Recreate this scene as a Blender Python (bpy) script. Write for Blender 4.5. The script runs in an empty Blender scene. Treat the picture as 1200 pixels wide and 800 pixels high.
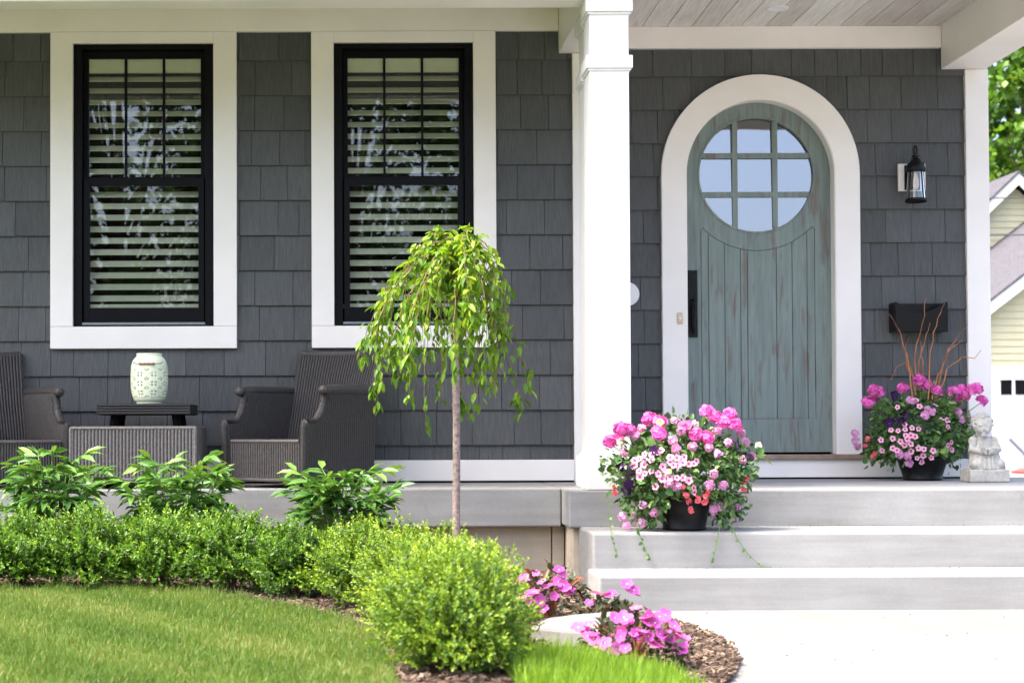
import bpy, math, random
import numpy as np
from mathutils import Vector, Matrix

random.seed(7)
RNG = np.random.default_rng(11)
S = bpy.context.scene
COL = S.collection
PI = math.pi

# ------------------------------------------------------------------ camera
F, PPX, PPY = 1900.0, 435.0, 466.0          # focal length and principal point in photo pixels (1200 wide)
EYE = 0.82                                   # camera height over the walkway
PITCH, ROLL = math.radians(1.18), math.radians(0.20)
cam_d = bpy.data.cameras.new("Camera")
cam = bpy.data.objects.new("Camera", cam_d)
COL.objects.link(cam)
RC = Matrix.Rotation(PI / 2 + PITCH, 3, 'X') @ Matrix.Rotation(-ROLL, 3, 'Z')
cam.matrix_world = Matrix.Translation((0, 0, EYE)) @ RC.to_4x4()
cam_d.sensor_fit = 'HORIZONTAL'
cam_d.sensor_width = 36
cam_d.lens = F / 1200 * 36
cam_d.shift_x = (600 - PPX) / 1200
cam_d.shift_y = (PPY - 400) / 1200
cam_d.clip_start, cam_d.clip_end = 0.05, 3000
cam_d.dof.use_dof = True
cam_d.dof.focus_distance = 8.2
cam_d.dof.aperture_fstop = 4.5
S.camera = cam

# ------------------------------------------------------------------ sky, sun, exposure
SUN_EL, SUN_AZ = math.radians(60), math.radians(256)   # azimuth clockwise from +Y: camera-left and behind
w = bpy.data.worlds.new("World"); S.world = w; w.use_nodes = True
nt = w.node_tree
sky = nt.nodes.new('ShaderNodeTexSky'); sky.sky_type = 'NISHITA'; sky.sun_disc = False
sky.sun_elevation, sky.sun_rotation = SUN_EL, SUN_AZ
sky.air_density, sky.dust_density, sky.ozone_density = .75, 6.0, .3
bg = nt.nodes['Background']; bg.inputs['Strength'].default_value = 0.15
nt.links.new(sky.outputs[0], bg.inputs['Color'])
sun_d = bpy.data.lights.new("Sun", 'SUN'); sun_d.energy = 1.05; sun_d.angle = math.radians(14); sun_d.color = (1, 0.95, 0.86)
sun = bpy.data.objects.new("Sun", sun_d); COL.objects.link(sun)
sv = Vector((math.sin(SUN_AZ) * math.cos(SUN_EL), math.cos(SUN_AZ) * math.cos(SUN_EL), math.sin(SUN_EL)))
sun.rotation_euler = sv.to_track_quat('Z', 'Y').to_euler(); sun.location = (-6, -4, 9)
S.view_settings.view_transform = 'Standard'; S.view_settings.look = 'None'
S.view_settings.exposure = 2.42; S.view_settings.gamma = 1
S.view_settings.use_curve_mapping = False
S.render.engine = 'CYCLES'
S.cycles.max_bounces = 10; S.cycles.diffuse_bounces = 5; S.cycles.transparent_max_bounces = 12

# ------------------------------------------------------------------ measuring helpers
def ray(px, py):
    return RC @ Vector(((px - PPX) / F, -(py - PPY) / F, -1.0))
def at(px, py, Y):                            # photo pixel on the vertical plane at depth Y
    d = ray(px, py); t = Y / d.y
    return Vector((0, 0, EYE)) + d * t
def on(px, py, z):                            # photo pixel on the horizontal plane at height z
    d = ray(px, py); t = (z - EYE) / d.z
    return Vector((0, 0, EYE)) + d * t
def AX(px, Y, py=505): return at(px, py, Y).x
def AZ(py, Y, px=600): return at(px, py, Y).z

# ------------------------------------------------------------------ object helpers
def link(o, parent=None):
    COL.objects.link(o)
    if parent is not None: o.parent = parent
    return o
def tag(o, label=None, cat=None, group=None, kind=None):
    if label: o['label'] = label
    if cat: o['category'] = cat
    if group: o['group'] = group
    if kind: o['kind'] = kind
    return o
def empty(name, loc=(0, 0, 0), rz=0.0):
    o = bpy.data.objects.new(name, None); o.location = loc; o.rotation_euler = (0, 0, rz)
    o.empty_display_size = 0.1
    return link(o)
def children(o): return [c for c in COL.objects if c.parent == o]
def copy_tree(o, parent=None):
    kids = children(o)
    c = o.copy(); COL.objects.link(c)
    if parent is not None: c.parent = parent
    for k in kids: copy_tree(k, c)
    return c

class MB:
    def __init__(s): s.v = []; s.f = []; s.t = []; s.m = []; s.tone = 0.5; s.mi = 0
    def add(s, vs, fs):
        b = len(s.v); s.v += [tuple(p) for p in vs]; s.t += [s.tone] * len(vs)
        s.f += [tuple(i + b for i in f) for f in fs]; s.m += [s.mi] * len(fs)
    def box(s, x0, x1, y0, y1, z0, z1):
        s.add([(x0,y0,z0),(x1,y0,z0),(x1,y1,z0),(x0,y1,z0),(x0,y0,z1),(x1,y0,z1),(x1,y1,z1),(x0,y1,z1)],
              [(0,3,2,1),(4,5,6,7),(0,1,5,4),(1,2,6,5),(2,3,7,6),(3,0,4,7)])
    def wedge(s, x0, x1, z0, z1, yb, yt, yback):      # front face leans: yb at bottom, yt at top
        s.add([(x0,yb,z0),(x1,yb,z0),(x1,yback,z0),(x0,yback,z0),(x0,yt,z1),(x1,yt,z1),(x1,yback,z1),(x0,yback,z1)],
              [(0,3,2,1),(4,5,6,7),(0,1,5,4),(1,2,6,5),(2,3,7,6),(3,0,4,7)])
    def prism(s, pts, y0, y1):                        # outline in X,Z (convex or simple), extruded along Y
        n = len(pts)
        vs = [(x, y0, z) for x, z in pts] + [(x, y1, z) for x, z in pts]
        fs = [tuple(range(n)), tuple(range(2*n-1, n-1, -1))]
        fs += [(i, (i+1) % n + 0, (i+1) % n + n, i + n)[::-1] for i in range(n)]
        s.add(vs, fs)
    def slab(s, pts, z0, z1):                         # outline in X,Y extruded along Z
        n = len(pts)
        vs = [(x, y, z0) for x, y in pts] + [(x, y, z1) for x, y in pts]
        fs = [tuple(range(n)), tuple(range(2*n-1, n-1, -1))]
        fs += [(i, (i+1) % n, (i+1) % n + n, i + n)[::-1] for i in range(n)]
        s.add(vs, fs)
    def band(s, A, B, y0, y1, closed=False):          # strip between two outlines in X,Z, extruded along Y
        n = len(A); vs = []
        for (a, b) in zip(A, B):
            vs += [(a[0],y0,a[1]),(b[0],y0,b[1]),(b[0],y1,b[1]),(a[0],y1,a[1])]
        fs = []
        for i in range(n if closed else n-1):
            j = (i+1) % n; p, q = 4*i, 4*j
            for k in range(4):
                l = (k+1) % 4; fs.append((p+k, q+k, q+l, p+l))
        if not closed: fs += [(3,2,1,0), tuple(4*(n-1)+k for k in range(4))]
        s.add(vs, fs)
    def tube(s, pts, r, n=6, cap=True):
        pts = [Vector(p) for p in pts]
        if not hasattr(r, '__len__'): r = [r] * len(pts)
        vs = []; fs = []; up = None
        for i, p in enumerate(pts):
            d = (pts[min(i+1, len(pts)-1)] - pts[max(i-1, 0)])
            if d.length < 1e-9: d = Vector((0,0,1))
            d.normalize()
            if up is None: up = Vector((1,0,0)) if abs(d.x) < .8 else Vector((0,1,0))
            a = (up - d*up.dot(d)).normalized(); up = a; b = d.cross(a)
            for k in range(n):
                t = 2*PI*k/n
                vs.append(p + (a*math.cos(t) + b*math.sin(t))*r[i])
        for i in range(len(pts)-1):
            for k in range(n):
                l = (k+1) % n
                fs.append((i*n+k, i*n+l, (i+1)*n+l, (i+1)*n+k))
        if cap: fs += [tuple(range(n))[::-1], tuple((len(pts)-1)*n+k for k in range(n))]
        s.add(vs, fs)
    def lathe(s, prof, c=(0,0,0), n=24, skip=None):   # profile of (radius, z)
        vs = []; fs = []
        for r, z in prof:
            for k in range(n):
                t = 2*PI*k/n; vs.append((c[0]+r*math.cos(t), c[1]+r*math.sin(t), c[2]+z))
        for i in range(len(prof)-1):
            for k in range(n):
                if skip and skip(i, k): continue
                l = (k+1) % n; fs.append((i*n+k, i*n+l, (i+1)*n+l, (i+1)*n+k))
        if prof[0][0] > 1e-4 and not skip: fs.append(tuple(range(n))[::-1])
        if prof[-1][0] > 1e-4 and not skip: fs.append(tuple((len(prof)-1)*n+k for k in range(n)))
        s.add(vs, fs)
    def ball(s, c, r, n=10, m=7):
        if not hasattr(r, '__len__'): r = (r, r, r)
        vs = []; fs = []
        for i in range(m+1):
            ph = PI*i/m
            for k in range(n):
                t = 2*PI*k/n
                vs.append((c[0]+r[0]*math.sin(ph)*math.cos(t), c[1]+r[1]*math.sin(ph)*math.sin(t), c[2]+r[2]*math.cos(ph)))
        for i in range(m):
            for k in range(n):
                l = (k+1) % n; fs.append((i*n+k, (i+1)*n+k, (i+1)*n+l, i*n+l))
        s.add(vs, fs)
    def sheet(s, fn, nu, nv):                         # grid surface fn(u,v)
        vs = [fn(i/nu, j/nv) for i in range(nu+1) for j in range(nv+1)]
        fs = [(i*(nv+1)+j, (i+1)*(nv+1)+j, (i+1)*(nv+1)+j+1, i*(nv+1)+j+1) for i in range(nu) for j in range(nv)]
        s.add(vs, fs)
    def build(s, name, mats, parent=None, smooth=False, bevel=0):
        me = bpy.data.meshes.new(name); me.from_pydata(s.v, [], s.f); me.update()
        if not isinstance(mats, (list, tuple)): mats = [mats]
        for m in mats: me.materials.append(m)
        me.polygons.foreach_set('material_index', s.m)
        a = me.attributes.new('tone', 'FLOAT', 'POINT'); a.data.foreach_set('value', s.t)
        if smooth: me.polygons.foreach_set('use_smooth', [True]*len(me.polygons))
        o = bpy.data.objects.new(name, me); link(o, parent)
        if bevel:
            b = o.modifiers.new('Bevel', 'BEVEL'); b.width = bevel; b.segments = 2; b.limit_method = 'ANGLE'
        return o

# leaf templates: (x along, y across, z out) and faces
LEAF_OVAL = (np.array([[0,0,0],[.33,0,-.04],[.7,0,-.06],[1,0,-.16],[.3,-.46,.05],[.68,-.36,.01],[.3,.46,.05],[.68,.36,.01]], float),
             [(0,1,4),(4,1,2,5),(5,2,3),(0,6,1),(1,6,7,2),(2,7,3)])
LEAF_SMALL = (np.array([[0,0,0],[.5,-.5,.06],[1,0,-.05],[.5,.5,.06]], float), [(0,2,1),(0,3,2)])
PETAL = (np.array([[0,0,0],[.55,-.5,.06],[.95,-.32,.0],[.95,.32,.0],[.55,.5,.06],[1.02,0,-.03]], float), [(0,1,2,5),(0,5,3,4)])
BLADE = (np.array([[0,-.5,0],[0,.5,0],[.55,-.38,.06],[.55,.38,.06],[1,0,.26]], float), [(0,1,3,2),(2,3,4)])

def leaf_arrays(tpl, pos, d, nrm, L, W):
    tv, _ = tpl
    d = d/np.maximum(np.linalg.norm(d, axis=1, keepdims=True), 1e-9)
    side = np.cross(nrm, d); side /= np.maximum(np.linalg.norm(side, axis=1, keepdims=True), 1e-9)
    up = np.cross(d, side)
    L = np.broadcast_to(L, (len(pos),)); W = np.broadcast_to(W, (len(pos),))
    return (pos[:,None,:] + tv[None,:,0,None]*(d*L[:,None])[:,None,:] + tv[None,:,1,None]*(side*W[:,None])[:,None,:]
            + tv[None,:,2,None]*(up*L[:,None])[:,None,:])
def leaf_mesh(name, parts, mats):
    """parts: list of (tpl, pos, dir, normal, L, W, tone, material index)"""
    V = []; T = []; loops = []; starts = []; tot = []; mi = []; base = 0; ls = 0
    for (tpl, pos, d, nrm, L, W, tone, m) in parts:
        n = len(pos)
        if n == 0: continue
        vv = leaf_arrays(tpl, pos, d, nrm, L, W); k = vv.shape[1]
        V.append(vv.reshape(-1, 3)); T.append(np.repeat(np.broadcast_to(tone, (n,)), k))
        for f in tpl[1]:
            idx = (np.arange(n)*k)[:,None] + np.array(f)[None,:] + base
            loops.append(idx.reshape(-1)); l = len(f)
            starts.append(ls + np.arange(n)*l); tot.append(np.full(n, l)); mi.append(np.full(n, m)); ls += n*l
        base += n*k
    V = np.concatenate(V); T = np.concatenate(T); loops = np.concatenate(loops)
    starts = np.concatenate(starts); mi = np.concatenate(mi)
    me = bpy.data.meshes.new(name)
    me.vertices.add(len(V)); me.vertices.foreach_set('co', V.astype(np.float32).reshape(-1))
    me.loops.add(len(loops)); me.loops.foreach_set('vertex_index', loops.astype(np.int32))
    me.polygons.add(len(starts)); me.polygons.foreach_set('loop_start', starts.astype(np.int32))
    for m in mats: me.materials.append(m)
    me.polygons.foreach_set('material_index', mi.astype(np.int32))
    me.update(calc_edges=True); me.validate()
    a = me.attributes.new('tone', 'FLOAT', 'POINT'); a.data.foreach_set('value', T.astype(np.float32))
    return me
def leaf_obj(name, parts, mats, parent=None):
    return link(bpy.data.objects.new(name, leaf_mesh(name, parts, mats)), parent)
def rdir(n):
    v = RNG.normal(size=(n, 3)); return v/np.linalg.norm(v, axis=1, keepdims=True)

# ------------------------------------------------------------------ materials
class NB:
    def __init__(s, name):
        s.m = bpy.data.materials.new(name); s.m.use_nodes = True; s.t = s.m.node_tree; s.p = s.t.nodes['Principled BSDF']; s.out = s.t.nodes['Material Output']
    def n(s, typ, **kw):
        nd = s.t.nodes.new(typ)
        for k, v in kw.items():
            if k in nd.inputs: nd.inputs[k].default_value = v
            else: setattr(nd, k, v)
        return nd
    def l(s, a, b): s.t.links.new(a, b)
    def coord(s, scale=(1,1,1), kind='Object', rot=(0,0,0)):
        c = s.n('ShaderNodeTexCoord'); mp = s.n('ShaderNodeMapping'); mp.inputs['Scale'].default_value = scale; mp.inputs['Rotation'].default_value = rot
        s.l(c.outputs[kind], mp.inputs['Vector']); return mp.outputs['Vector']
    def noise(s, vec, scale=5, detail=4, rough=.55, dist=0):
        nd = s.n('ShaderNodeTexNoise'); nd.inputs['Scale'].default_value = scale; nd.inputs['Detail'].default_value = detail
        nd.inputs['Roughness'].default_value = rough; nd.inputs['Distortion'].default_value = dist
        s.l(vec, nd.inputs['Vector']); return nd.outputs['Fac']
    def ramp(s, fac, stops):
        nd = s.n('ShaderNodeValToRGB'); cr = nd.color_ramp
        while len(cr.elements) < len(stops): cr.elements.new(.5)
        for e, (p, c) in zip(cr.elements, stops):
            e.position = p; e.color = (c if hasattr(c, '__len__') else (c, c, c)) + (1,) if hasattr(c, '__len__') else (c, c, c, 1)
        s.l(fac, nd.inputs['Fac']); return nd.outputs['Color']
    def mix(s, fac, a, b, mode='MIX'):
        nd = s.n('ShaderNodeMix', data_type='RGBA', blend_type=mode)
        for sock, v in ((nd.inputs[0], fac), (nd.inputs[6], a), (nd.inputs[7], b)):
            if isinstance(v, (int, float)): sock.default_value = v
            elif isinstance(v, tuple): sock.default_value = v + (1,) if len(v) == 3 else v
            else: s.l(v, sock)
        return nd.outputs[2]
    def math(s, op, a, b=0.0):
        nd = s.n('ShaderNodeMath', operation=op)
        for i, v in enumerate((a, b)):
            if isinstance(v, (int, float)): nd.inputs[i].default_value = v
            else: s.l(v, nd.inputs[i])
        return nd.outputs[0]
    def tone(s): return s.n('ShaderNodeAttribute', attribute_name='tone').outputs['Fac']
    def bump(s, h, strength=.3, dist=.01):
        b = s.n('ShaderNodeBump'); b.inputs['Strength'].default_value = strength; b.inputs['Distance'].default_value = dist
        s.l(h, b.inputs['Height']); s.l(b.outputs['Normal'], s.p.inputs['Normal'])
    def color(s, c):
        if isinstance(c, tuple): s.p.inputs['Base Color'].default_value = c + (1,)
        else: s.l(c, s.p.inputs['Base Color'])
    def set(s, rough=.5, spec=.5, metal=0.0):
        s.p.inputs['Roughness'].default_value = rough; s.p.inputs['Specular IOR Level'].default_value = spec; s.p.inputs['Metallic'].default_value = metal

def m_paint(name, c, rough=.45, vary=.05, grain=(6, 6, 40)):
    b = NB(name); v = b.coord(); n1 = b.noise(v, 2.5, 5); n2 = b.noise(b.coord(grain), 3, 4)
    lo = tuple(x*(1-vary*1.6) for x in c); hi = tuple(min(1, x*(1+vary)) for x in c)
    b.color(b.ramp(n1, [(.3, lo), (.65, hi)])); b.set(rough, .4); b.bump(n2, .08, .004); return b.m
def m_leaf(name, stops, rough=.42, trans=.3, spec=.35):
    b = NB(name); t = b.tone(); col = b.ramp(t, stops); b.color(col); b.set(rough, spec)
    tr = b.n('ShaderNodeBsdfTranslucent'); hs = b.mix(1.0, col, (1.25, 1.15, .55), 'MULTIPLY'); b.l(hs, tr.inputs['Color'])
    mx = b.n('ShaderNodeMixShader'); mx.inputs[0].default_value = trans
    b.l(b.p.outputs[0], mx.inputs[1]); b.l(tr.outputs[0], mx.inputs[2]); b.l(mx.outputs[0], b.out.inputs['Surface']); return b.m
def m_plain(name, c, rough=.5, spec=.4, metal=0.0, vary=.08, sc=20):
    b = NB(name); n = b.noise(b.coord(), sc, 4)
    b.color(b.ramp(n, [(.3, tuple(x*(1-vary) for x in c)), (.7, tuple(min(1, x*(1+vary)) for x in c))])); b.set(rough, spec, metal); return b.m
def m_glass(name, refl, tint=(1, 1, 1), wave=.0):
    b = NB(name); b.t.nodes.remove(b.p)
    tr = b.n('ShaderNodeBsdfTransparent'); tr.inputs['Color'].default_value = tint + (1,)
    gl = b.n('ShaderNodeBsdfGlossy'); gl.inputs['Roughness'].default_value = 0.0; gl.inputs['Color'].default_value = (.95, .97, 1, 1)
    if wave:
        bp = b.n('ShaderNodeBump'); bp.inputs['Strength'].default_value = wave; bp.inputs['Distance'].default_value = .02
        b.l(b.noise(b.coord(), 2.2, 2), bp.inputs['Height']); b.l(bp.outputs['Normal'], gl.inputs['Normal'])
    fr = b.n('ShaderNodeFresnel'); fr.inputs['IOR'].default_value = 1.5
    fac = b.math('ADD', b.math('MULTIPLY', fr.outputs[0], 1 - refl), refl)
    mx = b.n('ShaderNodeMixShader'); b.l(fac, mx.inputs[0]); b.l(tr.outputs[0], mx.inputs[1]); b.l(gl.outputs[0], mx.inputs[2])
    b.l(mx.outputs[0], b.out.inputs['Surface']); return b.m

M = {}
M['trim'] = m_paint('white_trim_paint', (.86, .82, .785), .5, .03)
M['column'] = m_paint('white_column_paint', (.82, .82, .81), .45, .02)
M['black'] = m_plain('black_frame', (.004, .0042, .006), .5, .12)
M['black_metal'] = m_plain('black_metal', (.004, .004, .0045), .3, .22)
M['pot'] = m_plain('black_plastic', (.006, .006, .0065), .42, .22)
M['soil'] = m_plain('soil', (.05, .035, .025), .95, .1, 0, .4, 60)
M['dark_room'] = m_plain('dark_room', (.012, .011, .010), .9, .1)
M['blind'] = m_plain('cream_blind', (.90, .88, .69), .5, .3, 0, .03)
M['pane'] = m_glass('window_glass', .02, (.95, .97, .95), .012)
M['door_pane'] = m_glass('door_glass', .23, (.5, .52, .55), .03)
M['lamp_glass'] = m_glass('lamp_glass', .06, (.93, .95, .96), .3)

def mat_shingle():
    b = NB('grey_shingle'); t = b.tone(); v = b.coord((34, 34, 1.6)); g = b.noise(v, 3.0, 6, .6, .6); big = b.noise(b.coord(), 1.4, 3)
    c = b.ramp(t, [(0, (.082, .086, .088)), (.5, (.099, .104, .106)), (1, (.117, .122, .125))])
    c = b.mix(.55, c, b.ramp(g, [(.25, .45), (.6, 1.0), (.8, 1.25)]), 'MULTIPLY')
    c = b.mix(.35, c, b.ramp(big, [(.3, .75), (.7, 1.15)]), 'MULTIPLY')
    b.color(c); b.set(.66, .22); b.bump(g, .7, .008); return b.m
M['shingle'] = mat_shingle()
def mat_ceiling():
    b = NB('whitewashed_boards'); t = b.tone(); g = b.noise(b.coord((26, 1.3, 26)), 2.2, 6, .62, 1.2); k = b.noise(b.coord((5, .9, 5)), 2.0, 3)
    c = b.ramp(t, [(0, (.50, .465, .43)), (.5, (.70, .68, .65)), (1, (.80, .79, .77))])
    c = b.mix(.5, c, b.ramp(g, [(.3, (.62, .55, .48)), (.62, (1.1, 1.1, 1.1))]), 'MULTIPLY')
    c = b.mix(b.ramp(k, [(.60, 0.0), (.78, .4)]), c, (.42, .33, .25)); b.color(c); b.set(.6, .25); b.bump(g, .15, .004); return b.m
M['ceiling'] = mat_ceiling()
def mat_concrete(name, base, streak=True, warm=0.0):
    b = NB(name); n1 = b.noise(b.coord(), 1.7, 6, .6); n2 = b.noise(b.coord((1.0, 6, 14)), 1.6, 6, .62); n3 = b.noise(b.coord(), 90, 3)
    spot = b.noise(b.coord(), 9, 4, .6)
    lo = tuple(x*.80 for x in base); hi = tuple(x*1.08 for x in base)
    c = b.ramp(n1, [(.3, lo), (.68, hi)])
    if streak: c = b.mix(.45, c, b.ramp(n2, [(.28, (.70, .68, .66)), (.62, (1.1, 1.1, 1.12))]), 'MULTIPLY')
    c = b.mix(.25, c, b.ramp(n3, [(.3, .8), (.7, 1.1)]), 'MULTIPLY')
    c = b.mix(b.ramp(spot, [(.66, 0.0), (.8, .35)]), c, (base[0]*.45, base[1]*.42, base[2]*.38))
    b.color(c); b.set(.85, .25); b.bump(n3, .12, .004); return b.m
M['concrete'] = mat_concrete('porch_concrete', (.31, .312, .305))
M['walk'] = mat_concrete('walkway_concrete', (.20, .195, .183), False)
M['foundation'] = mat_concrete('foundation_concrete', (.56, .49, .385))
M['stone'] = mat_concrete('stone', (.20, .195, .185), False)
def mat_statue():
    b = NB('cast_stone'); n = b.noise(b.coord(), 26, 5, .65); k = b.noise(b.coord(), 120, 3)
    b.color(b.mix(.4, b.ramp(n, [(.3, (.32, .31, .27)), (.6, (.50, .49, .45))]), b.ramp(k, [(.3, .75), (.7, 1.1)]), 'MULTIPLY')); b.set(.85, .2); b.bump(n, .3, .006); return b.m
M['statue'] = mat_statue()
def mat_door():
    b = NB('distressed_teal_paint'); g = b.noise(b.coord((22, 22, 1.1)), 2.4, 6, .6, .8); p = b.noise(b.coord((13, 13, 1.8)), 1.9, 3, .5, .4); f = b.noise(b.coord((60, 60, 3)), 2.0, 3, .6)
    c = b.ramp(g, [(.25, (.135, .172, .160)), (.5, (.19, .238, .222)), (.8, (.25, .305, .285))])
    edge = b.math('MULTIPLY', b.ramp(p, [(.55, 0.0), (.66, .85)]), b.ramp(f, [(.35, .25), (.6, 1.0)]))
    c = b.mix(edge, c, (.15, .105, .09)); c = b.mix(b.ramp(f, [(.66, 0.0), (.82, .35)]), c, (.10, .12, .115))
    b.color(c); b.set(.5, .35); b.bump(g, .18, .004); return b.m
M['door'] = mat_door()
def mat_wicker(name, c):
    b = NB(name); wv = b.n('ShaderNodeTexWave', wave_type='BANDS', bands_direction='Z'); wv.inputs['Scale'].default_value = 48; wv.inputs['Distortion'].default_value = .8
    b.l(b.coord(), wv.inputs['Vector']); n = b.noise(b.coord(), 70, 3)
    col = b.mix(.3, b.ramp(n, [(.25, tuple(x*.6 for x in c)), (.75, tuple(x*1.35 for x in c))]), b.ramp(wv.outputs['Fac'], [(0, .6), (1, 1.2)]), 'MULTIPLY')
    b.color(col); b.set(.5, .4); b.bump(wv.outputs['Fac'], .3, .003); return b.m
M['wicker'] = mat_wicker('dark_wicker', (.047, .043, .042))
M['wicker_pale'] = mat_wicker('weathered_wicker', (.135, .125, .122))
M['wicker_black'] = mat_wicker('black_wicker', (.014, .014, .015))
M['ceramic'] = m_plain('mint_ceramic', (.74, .80, .60), .28, .5, 0, .03)
M['wood'] = m_plain('turned_wood', (.32, .14, .06), .5)
M['threshold'] = m_plain('threshold_wood', (.27, .20, .15), .6, .3, 0, .2)
M['bark'] = m_plain('grey_bark', (.27, .21, .19), .8, .2, 0, .5, 55)
M['shoot'] = m_plain('reddish_shoot', (.17, .12, .06), .7, .2, 0, .3, 30)
M['twig'] = m_plain('brown_twig', (.10, .065, .045), .8, .2, 0, .25, 30)
M['willow'] = m_plain('orange_willow', (.36, .14, .06), .6, .3, 0, .25, 20)
M['stem'] = m_plain('green_stem', (.12, .22, .05), .6, .3)
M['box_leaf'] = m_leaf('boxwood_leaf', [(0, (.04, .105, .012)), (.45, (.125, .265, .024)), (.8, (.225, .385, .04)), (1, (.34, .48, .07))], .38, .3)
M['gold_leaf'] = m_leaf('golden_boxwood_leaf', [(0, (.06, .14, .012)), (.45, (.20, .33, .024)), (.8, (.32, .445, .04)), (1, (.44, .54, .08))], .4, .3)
M['peony_leaf'] = m_leaf('peony_leaf', [(0, (.045, .125, .03)), (.6, (.10, .24, .05)), (1, (.21, .36, .07))], .38, .25)
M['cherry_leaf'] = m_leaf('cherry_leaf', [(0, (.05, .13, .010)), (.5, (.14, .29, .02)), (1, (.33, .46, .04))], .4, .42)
M['planter_leaf'] = m_leaf('planter_leaf', [(0, (.03, .08, .02)), (.6, (.085, .19, .04)), (1, (.24, .36, .12))], .45, .2)
M['bronze_leaf'] = m_leaf('bronze_leaf', [(0, (.035, .035, .022)), (.5, (.055, .085, .035)), (.85, (.12, .06, .04)), (1, (.35, .10, .04))], .4, .2)
M['tree_leaf'] = m_leaf('maple_leaf', [(0, (.035, .09, .012)), (.5, (.11, .24, .022)), (1, (.27, .42, .05))], .45, .35)
M['far_leaf'] = m_leaf('dark_tree_leaf', [(0, (.012, .026, .008)), (.6, (.03, .06, .014)), (1, (.06, .11, .025))], .5, .25)
M['street_leaf'] = m_leaf('street_tree_leaf', [(0, (.025, .05, .012)), (.6, (.06, .11, .025)), (1, (.11, .18, .04))], .5, .3)
M['grass'] = m_leaf('lawn_grass', [(0, (.048, .102, .016)), (.5, (.108, .198, .030)), (.85, (.18, .255, .05)), (1, (.34, .31, .14))], .5, .3, .25)
M['tall_grass'] = m_leaf('tall_grass', [(0, (.085, .19, .012)), (.6, (.17, .31, .024)), (1, (.27, .40, .045))], .5, .35, .25)
def petal(name, c, v=.25): return m_leaf(name, [(0, tuple(x*(1-v) for x in c)), (.6, c), (1, tuple(min(.95, x*1.2+.03) for x in c))], .55, .3, .2)
M['magenta'] = petal('magenta_petal', (.80, .17, .62), .35)
M['pink'] = petal('pale_pink_petal', (.84, .42, .60), .08)
M['lilac'] = petal('lilac_petal', (.70, .36, .68))
M['red'] = petal('coral_petal', (.78, .14, .20))
M['violet'] = petal('dark_violet_petal', (.045, .012, .085))
M['white_petal'] = petal('white_petal', (.85, .78, .78), .05)
M['orchid'] = petal('orchid_petal', (.58, .11, .46), .5)
M['throat'] = m_plain('flower_throat', (.36, .02, .14), .6)
M['yellow_siding'] = m_plain('yellow_siding', (.56, .53, .36), .6, .3, 0, .04, 3)
M['roof_grey'] = m_plain('grey_roofing', (.085, .083, .095), .9, .1, 0, .25, 12)
M['white_gloss'] = m_plain('white_siding_trim', (.80, .80, .80), .5, .3, 0, .02)
M['red_plastic'] = m_plain('red_plastic', (.65, .05, .035), .4)
M['grey_metal'] = m_plain('grey_metal', (.25, .28, .32), .4, .5, .6)
M['cable'] = m_plain('cable', (.06, .07, .08), .6)
M['bulb'] = m_plain('bulb_glass', (.62, .45, .32), .3)
M['beige'] = m_plain('beige_plastic', (.60, .48, .34), .5)
def mat_mulch():
    b = NB('bark_mulch'); t = b.tone(); n = b.noise(b.coord(), 45, 4, .7)
    c = b.ramp(t, [(0, (.055, .038, .028)), (.5, (.15, .105, .078)), (1, (.30, .225, .17))])
    b.color(b.mix(.5, c, b.ramp(n, [(.3, .5), (.7, 1.2)]), 'MULTIPLY')); b.set(.9, .15); b.bump(n, .6, .01); return b.m
M['mulch'] = mat_mulch()
M['asphalt'] = m_plain('asphalt', (.16, .155, .15), .9, .2, 0, .15, 40)
def mat_turf():
    b = NB('turf'); n = b.noise(b.coord(), 3, 5); k = b.noise(b.coord(), 120, 3)
    b.color(b.mix(.4, b.ramp(n, [(.3, (.06, .085, .025)), (.7, (.10, .13, .04))]), b.ramp(k, [(.3, .6), (.7, 1.2)]), 'MULTIPLY')); b.set(.9, .1); return b.m
M['turf'] = mat_turf()

# ------------------------------------------------------------------ levels and planes
Y_SLAB = F/229.7      # front of the landing
Y_SLABL = Y_SLAB + .30
Y_L = F/199.4         # left wall face
Y_D = F/190.0         # door wall face
Z0 = 0.0
Z_SLAB = EYE - .303
Z_ST1 = EYE - .4898
Z_ST2 = EYE - .66
Y_ST1, Y_ST2 = F/244.0, F/256.8
Z_LAWN = EYE - .70
Z_CEIL = EYE + 2.49
Z_BEAM = EYE + 2.22

# ------------------------------------------------------------------ ground, walkway, lawn
b = MB(); b.sheet(lambda u, v: (-600 + 1200*u, -600 + 1200*v, -.012), 4, 4)
tag(b.build('ground', M['turf']), 'short green turf spreading to the horizon around the house', 'ground', kind='structure')
b = MB(); X0w = AX(700, Y_ST2)
b.slab([(X0w-.25, -2.99), (6.5, -2.99), (6.5, Y_SLAB+.4), (X0w-.25, Y_SLAB+.4)], -.10, Z0)
walk = b.build('walkway', M['walk']); tag(walk, 'pale sunlit concrete walkway at the foot of the steps', 'walkway', kind='structure')
b = MB(); b.slab([(6.51, -2.99), (30, -2.99), (30, 46), (5.4, 46), (5.4, Y_SLAB+.41), (6.51, Y_SLAB+.41)], -.10, Z0-.002)
tag(b.build('driveway', M['walk']), 'pale concrete driveway leading up to the white garage', 'driveway', kind='structure')

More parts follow.
